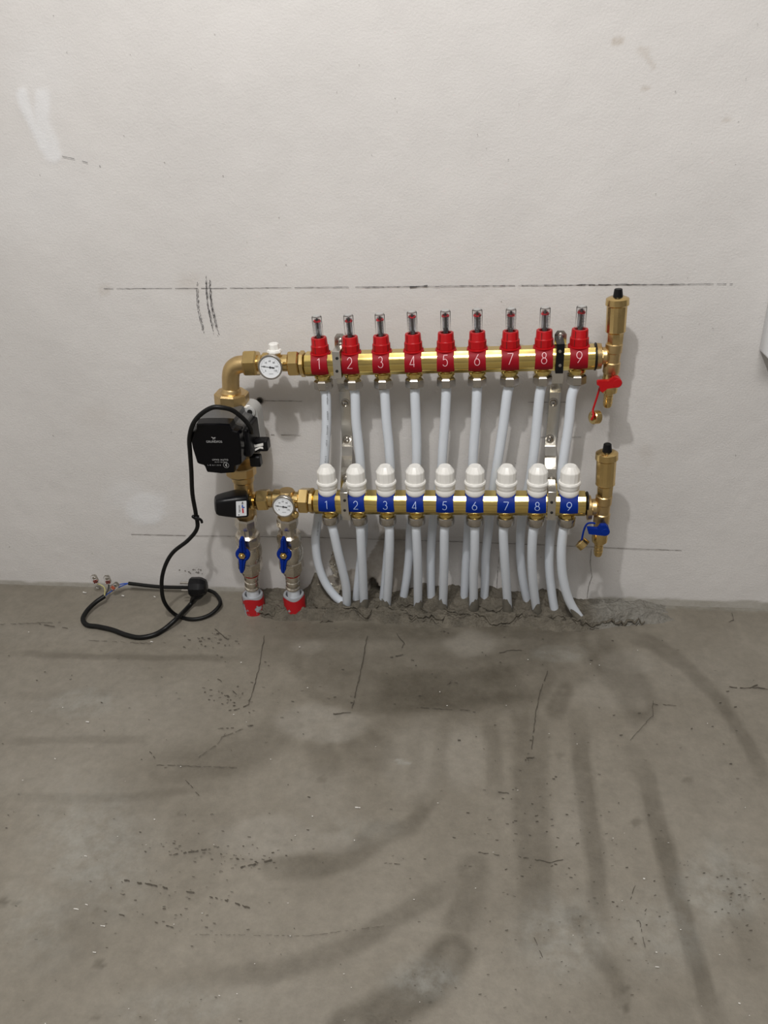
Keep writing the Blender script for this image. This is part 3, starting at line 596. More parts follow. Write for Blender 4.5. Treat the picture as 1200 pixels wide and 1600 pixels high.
for i, pts in enumerate(UPIPE):
    c = P(UX[i], lerp_y(UA, UB, UX[i]), YU); ye = -.036 if i == 0 else (-.040 if i == 8 else -.020)
    out, base = pipe(pts, c, ye, '', '', '')
    extra = 'with print ' if i == 0 else ''
    T = thing('heating_pipe', 'white pipe %shanging from the upper bar below the red clip numbered %s' % (extra, OR[i]), 'pipe', base, 'pipes from the red upper manifold')
    MB().tube(out, .0080, 18, sub=8).build('pipe_wall', M['pipe'], T)
    if i == 0:
        rs = random.Random(3)
        for s0, s1, n in ((613, 633, 10), (643, 657, 8), (665, 680, 9), (688, 698, 6), (713, 724, 6), (816, 838, 10)):
            tk = tk if s0 not in (613, 816) else MB()
            for k in range(n):
                yy = s0+(s1-s0)*k/n; xx = np.interp(yy, [p[1] for p in pts], [p[0] for p in pts]); X0 = P(xx, yy, YU-.0085+(.0 if yy < 730 else .016)) + Vector((.0022, 0, 0))
                w_ = .0010+rs.random()*.0020; tk.add([X0+Vector((-w_/2, 0, 0)), X0+Vector((w_/2, .0004, 0)), X0+Vector((w_/2, .0004, -.0006)), X0+Vector((-w_/2, 0, -.0006))], [(0, 1, 2, 3)])
                if rs.random() < .25: tk.add([X0+Vector((-w_/2, -.0001, 0)), X0+Vector((-w_/2+.0006, 0, 0)), X0+Vector((-w_/2+.0006, 0, -.0013)), X0+Vector((-w_/2, 0, -.0013))], [(0, 1, 2, 3)])
            if s0 in (713, 816): tk.build('pipe_print', M['ink'], T, smooth=0)
for i, pts in enumerate(LPIPE):
    c = P(LX[i], lerp_y(LA, LB, LX[i]), YL); ye = {0: -.052, 8: -.066}.get(i, -.047)
    out, base = pipe(pts, c, ye, '', '', '')
    T = thing('heating_pipe', 'white pipe from below the blue clip numbered %s down into the mortar' % OR[i], 'pipe', base, 'pipes from the blue lower manifold')
    MB().tube(out, .0080, 18, sub=8).build('pipe_wall', M['pipe'], T)
    # mortar splashed over the foot of the pipe
    sp = MB(); f0 = out[-2]; f1 = out[-3]; hgt = [.012, .030, .032, .034, .040, .040, .044, .036, .052][i]
    dd, u_, w_ = perp(f1-f0); vs = []; n = 16; rs = random.Random(50+i); ref = -math.atan2(1, .6)
    for j, t in enumerate((-.4, .3, .65, 1.0)):
        for k in range(n):
            a = 2*PI*k/n; q = .35+.65*max(0, math.cos(a-rs.uniform(.4, .7)*(1 if i % 2 else -1)))+rs.uniform(-.12, .12)
            tt = (t*q*hgt) if t > 0 else t*hgt; rr = .0086+.0022*(1-max(0, t))
            vs.append(f0+dd*tt+u_*(rr*math.cos(a))+w_*(rr*math.sin(a)))
    sp.add(vs, [(j*n+k, j*n+(k+1) % n, (j+1)*n+(k+1) % n, (j+1)*n+k) for j in range(3) for k in range(n)])
    sp.build('mortar_splash', M['splash'], T, 'dried grey mortar on the foot of the pipe')

# ---- brackets
def bracket(xs_, label, bx, lx, dark):
    # path of the bent steel strap: (px x, px y, distance)
    T = thing('mounting_bracket', label, 'bracket', P(xs_[4][0], xs_[4][1], -.005), 'brackets that carry the manifolds')
    hw = .0092; th = .0018; vs = []; pts = [P(x, y, d) for x, y, d in xs_]
    n = len(pts)
    for i, q in enumerate(pts):
        a = pts[max(i-1, 0)]; b = pts[min(i+1, n-1)]; t = (b-a); t.x = 0; t.normalize(); nn = Vector((0, t.z, -t.y)); 
        if nn.y > 0: nn = -nn
        k = hw*(.55 if i == 0 else 1)
        vs += [q+Vector((-k, 0, 0)), q+Vector((k, 0, 0)), q+Vector((k, 0, 0))+nn*th, q+Vector((-k, 0, 0))+nn*th]
    fs = [(i*4+k, i*4+(k+1) % 4, (i+1)*4+(k+1) % 4, (i+1)*4+k) for i in range(n-1) for k in range(4)]+[(0, 1, 2, 3), (n*4-4, n*4-3, n*4-2, n*4-1)]
    MB().add(vs, fs).build('strap', M['steel'], T, smooth=0)
    for x, y, d in bx:
        c = P(x, y, d); s_ = MB(); s_.lathe(c, FR, [(0, .0078), (.0010, .0078), (.0012, .0055), (.0022, .0055), (.0045, .0045), (.0055, .0025)], 20)
        s = s_.build('screw', M['nickel'], T)
        MB().cyl(c+FR*.0052, c+FR*.0058, .0013, seg=4).build('screw_recess', M['dark'], s, smooth=0)
    for (x, ya, yb, yc, yr, w_), (ua, ub, yax) in lx:
        c0 = P(x, (ya+yb)/2, yr); top = P(x, ya, yr); bot = P(x, yb, yr); H = (top-bot).length; cc = (top+bot)/2
        pl = MB(); pl.prism(rrect(w_, H, .001, 2), cc+FR*.0, Vector((1, 0, 0)), UZ, FR, .0022, .0004)
        for zz in (H/2-.0016, -H/2): pl.prism([(-w_/2, 0), (w_/2, 0), (w_/2, .0016), (-w_/2, .0016)], cc+UZ*zz-FR*(-.001), Vector((1, 0, 0)), UZ, -FR, abs(yr-yax)+.021)
        cl_ = pl.build('clamp_plate', M['black'] if (dark and yax == YU) else M['steel'], T, 'black clamp plate' if (dark and yax == YU) else None, smooth=20)  # upper clamp drawn black where dark is set
        for k in (ua, ub):
            q = P(x, k, yr-.0022); MB().lathe(q, FR, [(0, .0024), (.0006, .0024), (.001, .0014)], 12).build('clamp_bolt', M['nickel'] if (dark and yax == YU) else M['dark'], cl_)
bracket([(531, 521, -.044), (531.5, 527, -.044), (533, 560, -.044), (535, 598, -.044), (538, 611, -.006), (541, 650, -.006), (542.5, 696, -.006), (542.5, 699, -.030), (542.5, 713, -.036), (541.5, 731, -.072), (541, 748, -.074), (540, 775, -.074), (540, 812, -.074)],
        'left steel wall bracket between the clips numbered 1 and 2', [(531.5, 533, -.046), (539.5, 630, -.008), (542, 687, -.008), (540.5, 748, -.076)],
        [((526.5, 549, 591, 0, -.0925, .0125), (560, 580, YU)), ((538.5, 769, 806, 0, -.1235, .0130), (782, 797.5, YL))], False)
bracket([(876, 516, -.044), (876, 522, -.044), (874, 560, -.044), (870, 598, -.044), (868, 612, -.006), (865, 650, -.006), (860, 696, -.006), (860, 699, -.030), (860, 713, -.036), (860, 734, -.072), (861, 750, -.074), (862, 775, -.074), (862, 812, -.074)],
        'right steel wall bracket between the clips numbered 8 and 9', [(876, 525, -.046), (864.5, 629, -.008), (859, 686, -.008), (862, 752, -.076)],
        [((875, 537, 583, 0, -.0925, .0115), (549, 571, YU)), ((862, 768, 811, 0, -.1235, .0130), (785, 801, YL))], True)

# ---- helpers in photo measure for the fittings
def seg(mb, a, b, y, prof, n=28, mi=0, ph=0., yb=None):
    p = P(*a, y); q = P(*b, y if yb is None else yb); L = (q-p).length; k = mpp((p+q)/2); mb.lathe(p, q-p, [(t*L, r*k) for t, r in prof], n, mi, ph); return p, q
def nutp(mb, a, b, y, r, n=6, ph=0., mi=0): return seg(mb, a, b, y, [(0, r*.9), (.12, r), (.88, r), (1, r*.9)], n, mi, ph)

# ---- elbow on top of the pump
EL = thing('brass_elbow', 'brass elbow with union nut joining the top of the black pump to the upper bar', 'pipe elbow', P(362, 631, YU))
mb = MB(); k = mpp(P(362, 590, YU))
c0 = [P(361, 612, YU), P(360.5, 600, YU), P(360.5, 588, YU), P(363, 577, YU), P(371, 570.5, YU), P(381, 569, YU), P(388, 569, YU)]
mb.tube(c0, 13.6*k, 28, sub=6); seg(mb, (361, 606), (361, 613), YU, [(0, 13.8), (.3, 15.2), (.7, 15.5), (1, 17)]); mb.build('elbow_body', M['cast'], EL)
mb = MB(); nutp(mb, (361.5, 612), (363, 632), YU, 27, 8, PI/8); mb.build('union_nut', M['cast'], EL, smooth=20)
mb = MB(); nutp(mb, (383, 568), (404, 567.5), YU, 21.5, 6, -.33); mb.build('hex_nut', M['turned'], EL, smooth=20)

# ---- thermometer tees
def thermometer(a, b, yc, g, R, nut1, ring, label, cap):
    T = thing('thermometer_fitting', label, 'thermometer', P(*g, yc)); y = yc
    mb = MB(); seg(mb, a, b, y, [(0, 13), (.15, 13), (.2, 16.5), (.62, 16.5), (.68, 13.2), (1, 13.2)])
    mb.build('tee_body', M['turned'], T)
    mb = MB(); nutp(mb, *nut1, y, 21, 6, -.33); mb.build('hex_nut', M['turned'], T, smooth=20)
    mb = MB(); nutp(mb, *ring, y, 20.5, 8, PI/6); mb.build('lock_ring', M['turned'], T, smooth=20)
    c = P(*g, yc-.042); k = mpp(c); ex = Vector((1, 0, 0)); dirn = (FR*1+UZ*.10).normalized(); ey = dirn.cross(ex); ey = -ey if ey.z < 0 else ey
    mb = MB(); mb.lathe(c-dirn*.030, dirn, [(0, .006), (.016, .006), (.017, R*k*.75), (.022, R*k*.97), (.028, R*k), (.030, R*k), (.0305, R*k*.97), (.0305, R*k*.88), (.0288, R*k*.86)], 40); mb.build('gauge_case', M['nickel'], T)
    d0 = c-dirn*.0010; mb = MB(); mb.lathe(d0-dirn*.001, dirn, [(0, R*k*.875), (.0012, R*k*.875)], 36); dl = mb.build('dial', M['dial'], T, smooth=0)
    rr = R*k*.86; fn = lambda u, v: d0+dirn*.0005+ex*u+ey*v
    mb = MB()
    for j in range(25):
        t = math.radians(215-250*j/24); ri = .80 if j % 4 else .74; ribbon(mb, [(rr*ri*math.cos(t), rr*ri*math.sin(t)), (rr*.9*math.cos(t), rr*.9*math.sin(t))], .0003, fn)
    for j, s_ in enumerate(('0', '20', '40', '60', '80', '100', '120')):
        t = math.radians(215-250*j/6); nx = rr*.58*math.cos(t); ny = rr*.58*math.sin(t)
        for m_, ch in enumerate(s_): numeral(mb, ch, nx+(m_-(len(s_)-1)/2)*.0019, ny, .0015, .0024, .0004, fn)
    ribbon(mb, [(-.003, -rr*.62), (.004, -rr*.62)], .0004, fn); mb.build('dial_print', M['ink'], dl, smooth=0)
    mb = MB(); fn2 = lambda u, v: d0+dirn*.0012+ex*u+ey*v
    t = math.radians(172); ribbon(mb, [(-math.cos(t)*rr*.3, -math.sin(t)*rr*.3), (math.cos(t)*rr*.85, math.sin(t)*rr*.85)], .0007, fn2)
    ribbon(mb, [(-math.cos(t)*rr*.42, -math.sin(t)*rr*.42), (-math.cos(t)*rr*.12, -math.sin(t)*rr*.12)], .0019, fn2); mb.lathe(d0+dirn*.0008, dirn, [(0, .0016), (.001, .0012)], 14)
    mb.build('needle', M['ink'], dl, smooth=0)
    if cap:
        mb = MB(); q = P(429, 558, YU); q2 = P(429.5, 548, YU); mb.cyl(q, q2, .0095); mb.build('valve_neck', M['cast'], T)
        mb = MB(); mb.lathe(P(429, 551, YU), UZ, [(0, .0115), (.002, .0125), (.005, .0115), (.006, .0090), (.014, .0082), (.0155, .007)], 8, ph=.3); mb.build('white_cap', M['white'], T, 'small white plastic cap', smooth=20)
    return T
thermometer((402, 567.5), (455, 567), YU, (422, 574), 19.5, ((452, 568.5), (469, 568)), ((470, 568.5), (477, 568.3)), 'upper brass tee with round dial thermometer left of red clip 1', 1)
T = thermometer((419, 780), (471, 781.5), YL, (442.5, 792), 17.8, ((468, 781.5), (484, 782)), ((485, 782.3), (491, 782.6)), 'lower brass tee with round dial thermometer left of blue clip 1', 0)
mb = MB(); seg(mb, (448, 766), (449, 810), YL, [(0, 11), (.08, 13.5), (.3, 14), (.8, 14), (1, 13)]); mb.build('tee_branch', M['cast'], T)
mb = MB(); q = P(462, 803, YL-.012); mb.lathe(q, FR+UZ*.1, [(0, .006), (.006, .0065), (.008, .005), (.009, .003)], 16); mb.build('drain_plug', M['turned'], T)

# ---- mixing valve
MV = thing('mixing_valve', 'brass mixing valve with black knob and white sticker below the pump', 'mixing valve', P(386, 806, YL+.01))
ym = YL+.012
mb = MB(); seg(mb, (379, 737), (385, 812), ym, [(0, 17), (.17, 17), (.2, 15), (.42, 15), (.5, 17), (.95, 17), (1, 15)]); mb.build('valve_body', M['cast'], MV)
mb = MB(); seg(mb, (376, 726), (377, 741), ym, [(0, 23), (.1, 24), (.85, 24), (1, 22)], 12, 0, PI/8); mb.build('pump_union_nut', M['cast'], MV, smooth=20)
mb = MB(); seg(mb, (386, 785), (407, 783), ym, [(0, 12.5), (1, 12.5)], yb=YL); nutp(mb, (394, 783), (399, 782.5), YL+.004, 15, 12); seg(mb, (403, 781), (421, 780.5), YL, [(0, 16), (.1, 17.5), (.9, 17.5), (1, 16)], 6, 0, -.33); mb.build('outlet_union', M['turned'], MV, smooth=20)
# knob: tapering rounded block that points forward and to the left
kd = Vector((-.90, -.40, .12)).normalized(); kx = Vector((-.40, .90, 0)).normalized()*-1; ky = kd.cross(kx); ky = -ky if ky.z < 0 else ky
kc = P(386.5, 786, ym-.022); k = mpp(kc)
mb = MB(); vs = []; n = 20
for t, sc in ((0, .90), (.002, .98), (.004, 1), (.020, 1.0), (.022, .985), (.040, .84), (.050, .74), (.054, .62), (.0555, .4)):
    for (a, b) in rrect(.039, .042, .009, 4): vs.append(kc+kd*t+kx*(a*sc)+ky*(b*sc))
fs = [(i*n+j, i*n+(j+1) % n, (i+1)*n+(j+1) % n, (i+1)*n+j) for i in range(8) for j in range(n)]+[tuple(range(n))[::-1], tuple(range(8*n, 9*n))]
mb.add(vs, fs); KN = mb.build('knob', M['black'], MV, smooth=30)
sc_ = kc+kx*.0193+kd*.0128                      # sticker on the side of the knob's base
mb = MB(); mb.prism(rrect(.0175, .028, .0008, 2), sc_, -kd, ky, kx, .0005); ST = mb.build('sticker', M['dial'], KN, 'white sticker with coloured arrow', smooth=0)
o_ = sc_+kx*.0008; ea = -kd; eb = ky
text_mesh('tacon', .0062, o_-ea*.0036, -eb*-1, -ea, 'sticker_text', M['ink'], ST, 0)
fn = lambda u, v: o_+ea*u+eb*v
mb = MB(); mb.add([fn(.0005, .0105), fn(.0036, .0105), fn(.002, .0135), fn(.002, .0135)], [(0, 1, 2)]); ribbon(mb, [(.002, .0085), (.002, .0098)], .003, fn); ribbon(mb, [(-.0045, -.0105), (-.0045, -.0125)], .002, fn); mb.build('arrow_print', M['ink'], ST, smooth=0)
mb = MB(); ribbon(mb, [(.0055, .002), (.0018, .002), (.0018, .007)], .0022, fn); mb.build('blue_arrow', M['blueink'], ST, smooth=0)
mb = MB(); ribbon(mb, [(.0022, .0005), (.0028, -.0085)], .0026, fn); mb.build('red_arrow', M['redink'], ST, smooth=0)

# ---- ball valves and riser pipes
def ball_valve(dx, label, rl):
    T = thing('ball_valve', label, 'ball valve', P(392+dx, 918, YL), 'ball valves with blue handles')
    a = .0
    def yv(py): return YL+.032*(py-806)/111
    def sg(mb, a_, b_, y_, prof, n=28, mi=0, ph=0.): return seg(mb, a_, b_, yv(a_[1]), prof, n, mi, ph, yb=yv(b_[1]))
    def pt(x, y): return (x+dx+(-(y-815)*.008 if dx else 0), y)
    mb = MB(); sg(mb, pt(383.5, 806), pt(384.5, 822), YL, [(0, 15), (.15, 17), (.85, 17), (1, 14)], 8, 0, PI/8); sg(mb, pt(385, 821), pt(386.5, 837), YL, [(0, 12.5), (.8, 12.5), (1, 14)], 12); mb.build('union_coupling', M['valve'], T, smooth=25)
    mb = MB(); sg(mb, pt(386, 832), pt(388.5, 852), YL, [(0, 15), (.08, 18.5), (.25, 19.3), (.65, 19.3), (.8, 17.5), (1, 17)], 8, 0, PI/8)
    sg(mb, pt(388.5, 849), pt(390.5, 874), YL, [(0, 17), (.25, 19.5), (.5, 20), (.75, 19), (1, 16.5)])
    sg(mb, pt(390.5, 871), pt(392, 892), YL, [(0, 17), (.08, 19), (.7, 19), (.76, 16.5), (1, 16)], 8, 0, PI/8); mb.build('valve_body', M['valve'], T, smooth=25)
    mb = MB(); sg(mb, pt(392, 890), pt(392.4, 896), YL, [(0, 13), (.2, 13.6), (.8, 13.4), (1, 12)]); mb.build('red_seal', M['red'], T, 'red sealing ring')
    mb = MB(); sg(mb, pt(392.4, 895), pt(393.6, 917), YL, [(0, 10.5), (.05, 11.4), (.35, 11.4), (.38, 10), (.46, 10), (.5, 11.2), (.54, 11.2), (.56, 10.4), (.62, 11), (.8, 11), (.86, 9.8), (.93, 11.5), (1, 11.5)]); mb.build('press_fitting', M['valve'], T)
    yh = yv(866)-.034; hc = P(*pt(379.5, 866), yh); mb = MB(); mb.cyl(P(*pt(389, 862), yv(862)), hc, .009, .0075, 16); mb.build('stem', M['turned'], T)
    mb = MB(); d = (FR+UZ*.05).normalized(); mb.lathe(hc-d*.004, d, [(0, .0115), (.001, .0132), (.006, .0132), (.0075, .0118), (.008, .007)], 28)
    for s_, ex_ in ((1, (378, 839)), (-1, (378.5, 894))):
        t = P(*pt(*ex_), yh-.004); w_ = Vector((1, 0, 0)); ax = (t-hc); L = ax.length; ax.normalize(); side = ax.cross(d).normalized()
        pl = [(-.0075, .006), (-.0048, L*.55), (-.0042, L*.85), (-.002, L), (.002, L), (.0042, L*.85), (.0048, L*.55), (.0075, .006)]
        mb.prism(pl, hc-d*.004, side, ax, d, .0085, .001)
        mb.prism([(-.0012, .008), (.0012, .008), (.0012, L*.93), (-.0012, L*.93)], hc+d*.002, side, ax, d, .006, .0005)
    HD = mb.build('handle', M['blue'], T, 'blue butterfly handle', smooth=30)
    mb = MB(); mb.hexn(hc+d*.003, hc+d*.0075, .0068, ph=PI/6); mb.cyl(hc+d*.006, hc+d*.0105, .0035, seg=14); mb.build('handle_nut', M['turned'], HD, smooth=20)
    R = thing('riser_pipe', rl, 'pipe', Vector((P(*pt(395, 940), YL+.02).x, YL+.02, 0)), 'risers below the ball valves')
    p0 = P(*pt(393.4, 913), yv(913)); bz = Vector((P(*pt(395.5, 955), YL+.035).x, YL+.043, -.02))
    MB().tube([p0, (p0+bz)/2, bz], .0118, 24, sub=4).build('pipe_wall', M['pipe'], R)
    c = bz.copy(); c.z = -.012; top = P(*pt(394.5, 928), YL+.038); ax = Vector((0, 0, 1)); h_ = top.z+.012
    c.x = P(*pt(395, 940), YL+.035).x; c.y = YL+.040
    MB().lathe(c, ax, [(0, .0205), (h_-.002, .0200), (h_, .0192), (h_, .0150), (h_-.02, .0150)], 30, cap=False).build('foam_sleeve', M['foam'], R)
    # torn red foil round the foam
    mb = MB(); n = 72; NJ = 22; vs = []
    for j in range(NJ+1):
        for k_ in range(n):
            a_ = 2*PI*k_/n; z_ = h_*(.93+.05*math.sin(a_*3+dx))*(1-j/NJ); vs.append(c+Vector((.0209*math.cos(a_), .0209*math.sin(a_), z_)))
    fs = []
    for j in range(NJ):
        for k_ in range(n):
            u_ = fbm(np.array([k_*.09+j*.05]), np.array([j*.10+dx-k_*.03]), 1., 17, 4)[0]
            if u_ > .55+.10*(j < 5)-.07*(k_ > 5 and k_ < 20): continue
            fs.append((j*n+k_, j*n+(k_+1) % n, (j+1)*n+(k_+1) % n, (j+1)*n+k_))
    mb.add(vs, fs).build('red_foil', M['sleeve'], R, 'torn shiny red foil wrap', smooth=0)
ball_valve(0, 'left nickel ball valve with blue butterfly handle below the black mixing knob', 'left white riser pipe in torn red foil sleeve below the mixing valve')
ball_valve(65, 'right nickel ball valve with blue butterfly handle below the lower thermometer', 'right white riser pipe in torn red foil sleeve below the lower thermometer')

# ---- circulation pump
PU = thing('circulation_pump', 'black circulation pump with square notched face and printed front', 'pump', P(371, 700, YU))
mb = MB(); seg(mb, (368, 629), (370, 655), YU, [(0, 13), (.5, 15), (1, 20)]); mb.build('inlet_neck', M['black'], PU)
mb = MB(); seg(mb, (374, 712), (377, 738), YU, [(0, 20), (.5, 18), (1, 17)]); mb.build('outlet_neck', M['cast'], PU)
pc = P(338.5, 702, -.163); pc = Vector((pc.x, 0, pc.z)); EX = Vector((1, 0, 0))
mb = MB()
mb.prism(rrect(.088, .088, .018, 5), Vector((pc.x+.004, -.048, pc.z)), EX, UZ, FR, .036, .004, 0, .99)
for sx in (-1, 1):
    for sz in (-1, 1):
        q = Vector((pc.x+.004+sx*.034, -.084, pc.z+sz*.034)); mb.lathe(q, FR, [(0, .009), (.004, .009), (.005, .007)], 16)
mb.lathe(Vector((pc.x+.004, -.030, pc.z)), FR, [(0, .028), (.004, .034), (.02, .036)], 30)
H1 = mb.build('stator_housing', M['alu'], PU, 'silver grey cast housing')
mb = MB()
for sx in (-1, 1):
    for sz in (-1, 1): mb.lathe(Vector((pc.x+.004+sx*.034, -.0885, pc.z+sz*.034)), FR, [(0, .0045), (.0012, .0045)], 12)
mb.build('housing_screw_holes', M['dark'], H1, smooth=0)
NOT = [(-.0275, .0405), (-.012, .0415), (.012, .0415), (.0275, .0405), (.0290, .0330), (.0315, .0305), (.0395, .0285), (.0410, .026), (.0405, 0), (.0375, -.0235), (.0350, -.0255), (.0275, -.0275), (.0255, -.0300), (.0240, -.0375), (.0225, -.0395), (0, -.0415), (-.0225, -.0395), (-.0240, -.0375), (-.0255, -.0300), (-.0275, -.0275), (-.0350, -.0255), (-.0375, -.0235), (-.0405, 0), (-.0410, .026), (-.0395, .0285), (-.0315, .0305), (-.0290, .0330)]
mb = MB(); NOT = [(a*1.035, b*1.10) for a, b in NOT]
mb.prism(NOT, Vector((pc.x, -.086, pc.z)), EX, UZ, FR, .058, .002, 0, .97); mb.build('control_box', M['grey'], PU, smooth=30)
mb = MB(); mb.prism([(a*.99, b*.99) for a, b in NOT], Vector((pc.x, -.140, pc.z)), EX, UZ, FR, .023, .0022, 0, .965); FP = mb.build('face_plate', M['gloss'], PU, 'glossy black front cover', smooth=30)
fy = -.1632
def ft(txt, size, x, z, sp=1.): return text_mesh(txt, size, Vector((pc.x+x, fy, pc.z+z)), EX, UZ, 'printed_text', M['print'], FP, .0, sp)
ft('GRUNDFOS', .0050, -.002, .0130, 1.0); ft('UPM3 AUTO', .0042, .003, -.0185, 1.2); ft('25-70 130 PN10', .0026, .0035, -.0225, 1.2); ft('L  O  A  I  I  E  R', .0032, -.0085, -.0280)
fn = lambda u, v: Vector((pc.x+u, fy, pc.z+v))
mb = MB(); cx, cz = -.002, .0185
ribbon(mb, [(cx-.0034, cz+.0022), (cx-.0012, cz+.0020), (cx-.0006, cz-.0010)], .0010, fn); ribbon(mb, [(cx+.0034, cz+.0022), (cx+.0014, cz+.0008), (cx-.0010, cz+.0008)], .0010, fn); ribbon(mb, [(cx+.0010, cz+.0022), (cx+.0022, cz-.0006)], .0009, fn)
for s_ in (-.0012, .0014): ribbon(mb, [(cx+s_-.0004, cz-.0026), (cx+s_+.0004, cz-.0026)], .0008, fn)
ribbon(mb, [(.0125, -.0255), (.0105, -.0278), (.0128, -.0300)], .0014, fn); ribbon(mb, arc(.0115, -.0278, .0045, .0045, 0, 360, 24), .0004, fn)
mb.build('printed_emblem', M['print'], FP, smooth=0)
mb = MB(); mb.prism(rrect(.020, .050, .004, 3), Vector((pc.x+.037, -.078, pc.z-.001)), EX, UZ, FR, .060, .003); mb.build('terminal_box', M['black'], PU)
mb = MB(); q = P(408, 690, -.095); mb.prism(rrect(.032, .019, .003, 3), q, EX, UZ, FR, .020, .002); PG = mb.build('cable_plug', M['black'], PU)
mb = MB(); q2 = q+FR*.0203
fnq = lambda u, v: q2+EX*u+UZ*v
for pl, w_ in (([(-.012, .005), (-.006, .006), (-.005, .001), (.010, .0045)], .004), ([(-.005, .001), (-.005, -.007)], .0045), ([(-.005, -.0055), (.004, -.001), (.009, -.002), (.009, .005)], .0032)):
    mb.prism([(0, 0)]*0 or [(pl[0][0], pl[0][1]-w_/2)]+[(a, b-w_/2) for a, b in pl[1:]]+[(a, b+w_/2) for a, b in pl[::-1]], q2, EX, UZ, FR, .0018)
mb.build('white_latch', M['white'], PG, 'white locking clip', smooth=0)
mb = MB(); q = P(402, 716, -.098); mb.prism(rrect(.018, .019, .002, 2), q, EX, UZ, FR, .016, .002); mb.build('signal_socket', M['black'], PU)

# ---- end sets: tee, air vent, drain valve
def end_set(y, k, label, lever, hub, levpts, strap, capc, capd, capup, off, col, grp, xo, yo):
    T = thing('manifold_end_fitting', label, 'air vent and drain valve', P(*off((940, 600)), y), grp)
    mb = MB(); seg(mb, off((931.5, 556.5)), off((940, 556)), y, [(0, 20.5*k), (.1, 21*k), (.9, 20*k), (1, 16*k)], 12); seg(mb, off((939, 556)), off((946, 556)), y, [(0, 12*k), (.5, 12.5*k), (1, 13*k)], 6, 0, PI/6+.5)
    seg(mb, off((941, 556)), off((958, 555.5)), y, [(0, 13.5*k), (.35, 14*k), (.7, 9*k), (1, 6*k)])
    seg(mb, off((960, 536)), off((954.3, 584)), y, [(0, 11.5*k), (.03, 13*k), (.28, 13*k), (.31, 11.6*k), (.6, 11.6*k), (.63, 13*k), (.93, 13*k), (1, 11*k)]); mb.build('tee_body', M['cast'], T)
    mb = MB(); seg(mb, off((962, 518)), off((960, 538)), y, [(0, 12.2*k), (.1, 12.8*k), (.95, 12.4*k), (1, 11*k)], 8, 0, PI/8)
    seg(mb, off((964.5, 474)), off((961.7, 520)), y, [(0, 14.2*k), (.03, 15.8*k), (.9, 15.4*k), (.94, 15.8*k), (1, 13*k)], 16)
    mb.build('air_vent_body', M['turned'], T, smooth=18)
    mb = MB(); seg(mb, off((965.3, 463.5)), off((964.4, 478)), y, [(0, 12*k), (.12, 16*k), (.2, 17.8*k), (.85, 18.2*k), (1, 16*k)]); mb.build('air_vent_head', M['turned'], T)
    mb = MB(); seg(mb, off((966.3, 451)), off((965.5, 465)), y, [(0, 5*k), (.06, 6.2*k), (.5, 7*k), (1, 8*k)], 18); mb.build('vent_cap', M['black'], T, 'black vent cap')
    mb = MB(); seg(mb, off((954.8, 580)), off((951.5, 614)), y, [(0, 10*k), (.05, 11.5*k), (.25, 11.5*k), (.3, 12.5*k), (.7, 12.5*k), (.78, 12.8*k), (.95, 12*k), (1, 8*k)], 20)
    b0, b1 = off((951.3, 612)), off((948.8, 636)); seg(mb, b0, b1, y, [(0, 6.8*k), (.2, 6.8*k), (.22, 7.4*k), (.42, 6.6*k), (.44, 7.4*k), (.64, 6.6*k), (.66, 7.4*k), (.92, 6.4*k), (.93, 5*k), (1, 5*k)], 22)
    mb.build('drain_valve_body', M['turned'], T)
    # lever
    yl = y-.022; hc = P(*hub, yl); mb = MB(); d = FR
    pl = [(P(*q, yl).x-hc.x, P(*q, yl).z-hc.z) for q in levpts]
    mb.prism(pl, hc, EX, UZ, FR, .008, .0008); mb.lathe(hc-FR*.010, FR, [(0, .0068), (.017, .0072), (.0185, .0060), (.0185, .0032)], 20)
    LV = mb.build('lever', M[col], T, lever, smooth=30); MB().lathe(hc+FR*.0070, FR, [(0, .0032), (.0008, .0032)], 12).build('lever_screw', M['dark'], LV)
    mb = MB(); mb.tube([P(x, yy, yl+.004+dd) for x, yy, dd in strap], .0016, 8, sub=5); mb.build('cap_strap', M[col], T, lever.split()[0]+' plastic strap')
    c = P(*capc, yl+.006); cd_ = Vector(capd).normalized(); mb = MB(); r = .0108
    mb.lathe(c-cd_*.005, cd_, [(0, r*.5), (.0005, r*.9), (.002, r), (.0115, r), (.012, r*.95), (.012, r*.80), (.003, r*.78), (.003, .0001)], 18, cap=False); C_ = mb.build('brass_cap', M['turned'], T, smooth=20)
    if not capup: MB().lathe(c-cd_*.0085, cd_, [(0, .003), (.001, .0052), (.004, .0052)], 16).build('cap_boss', M['turned'], C_)
end_set(YU, 1., 'upper brass air vent with drain valve, red lever and hanging brass cap', 'red lever', (963.5, 596.5),
  [(932, 594), (934, 592.5), (951, 592), (960, 586.5), (966, 589), (968, 597), (963, 603), (948, 605), (941, 611), (937, 609), (935.5, 601), (932, 599)],
  [(937, 606, 0), (933, 620, 0), (928.5, 634, 0), (926.5, 641, 0), (927, 650, -.006), (924, 656, -.006)], (929, 652), (.75, .45, -.12), False, lambda q: q, 'red', 'air vents with drain valves', 0, 0)
dx0, dy0 = 948-965.3, 708-463.5
def offL(q):
    yy = 708+(q[1]-463.5)*.945; return (q[0]+dx0+.5-(q[1]-463.5)*(-.012), yy-3+.0)
end_set(YL, .965, 'lower brass air vent with drain valve, blue lever and hanging brass cap', 'blue lever', (945, 828),
  [(916.5, 822), (920, 822), (933, 823), (938, 817), (946, 817), (950, 822), (950, 830), (945, 834), (925, 832), (919, 831)],
  [(930, 818, 0), (924, 817, 0), (917, 819, 0), (912.5, 828, 0), (909.5, 841, 0), (909, 846, 0)], (909, 849), (.62, -.25, -.55), True, offL, 'blue', 'air vents with drain valves', 0, 0)

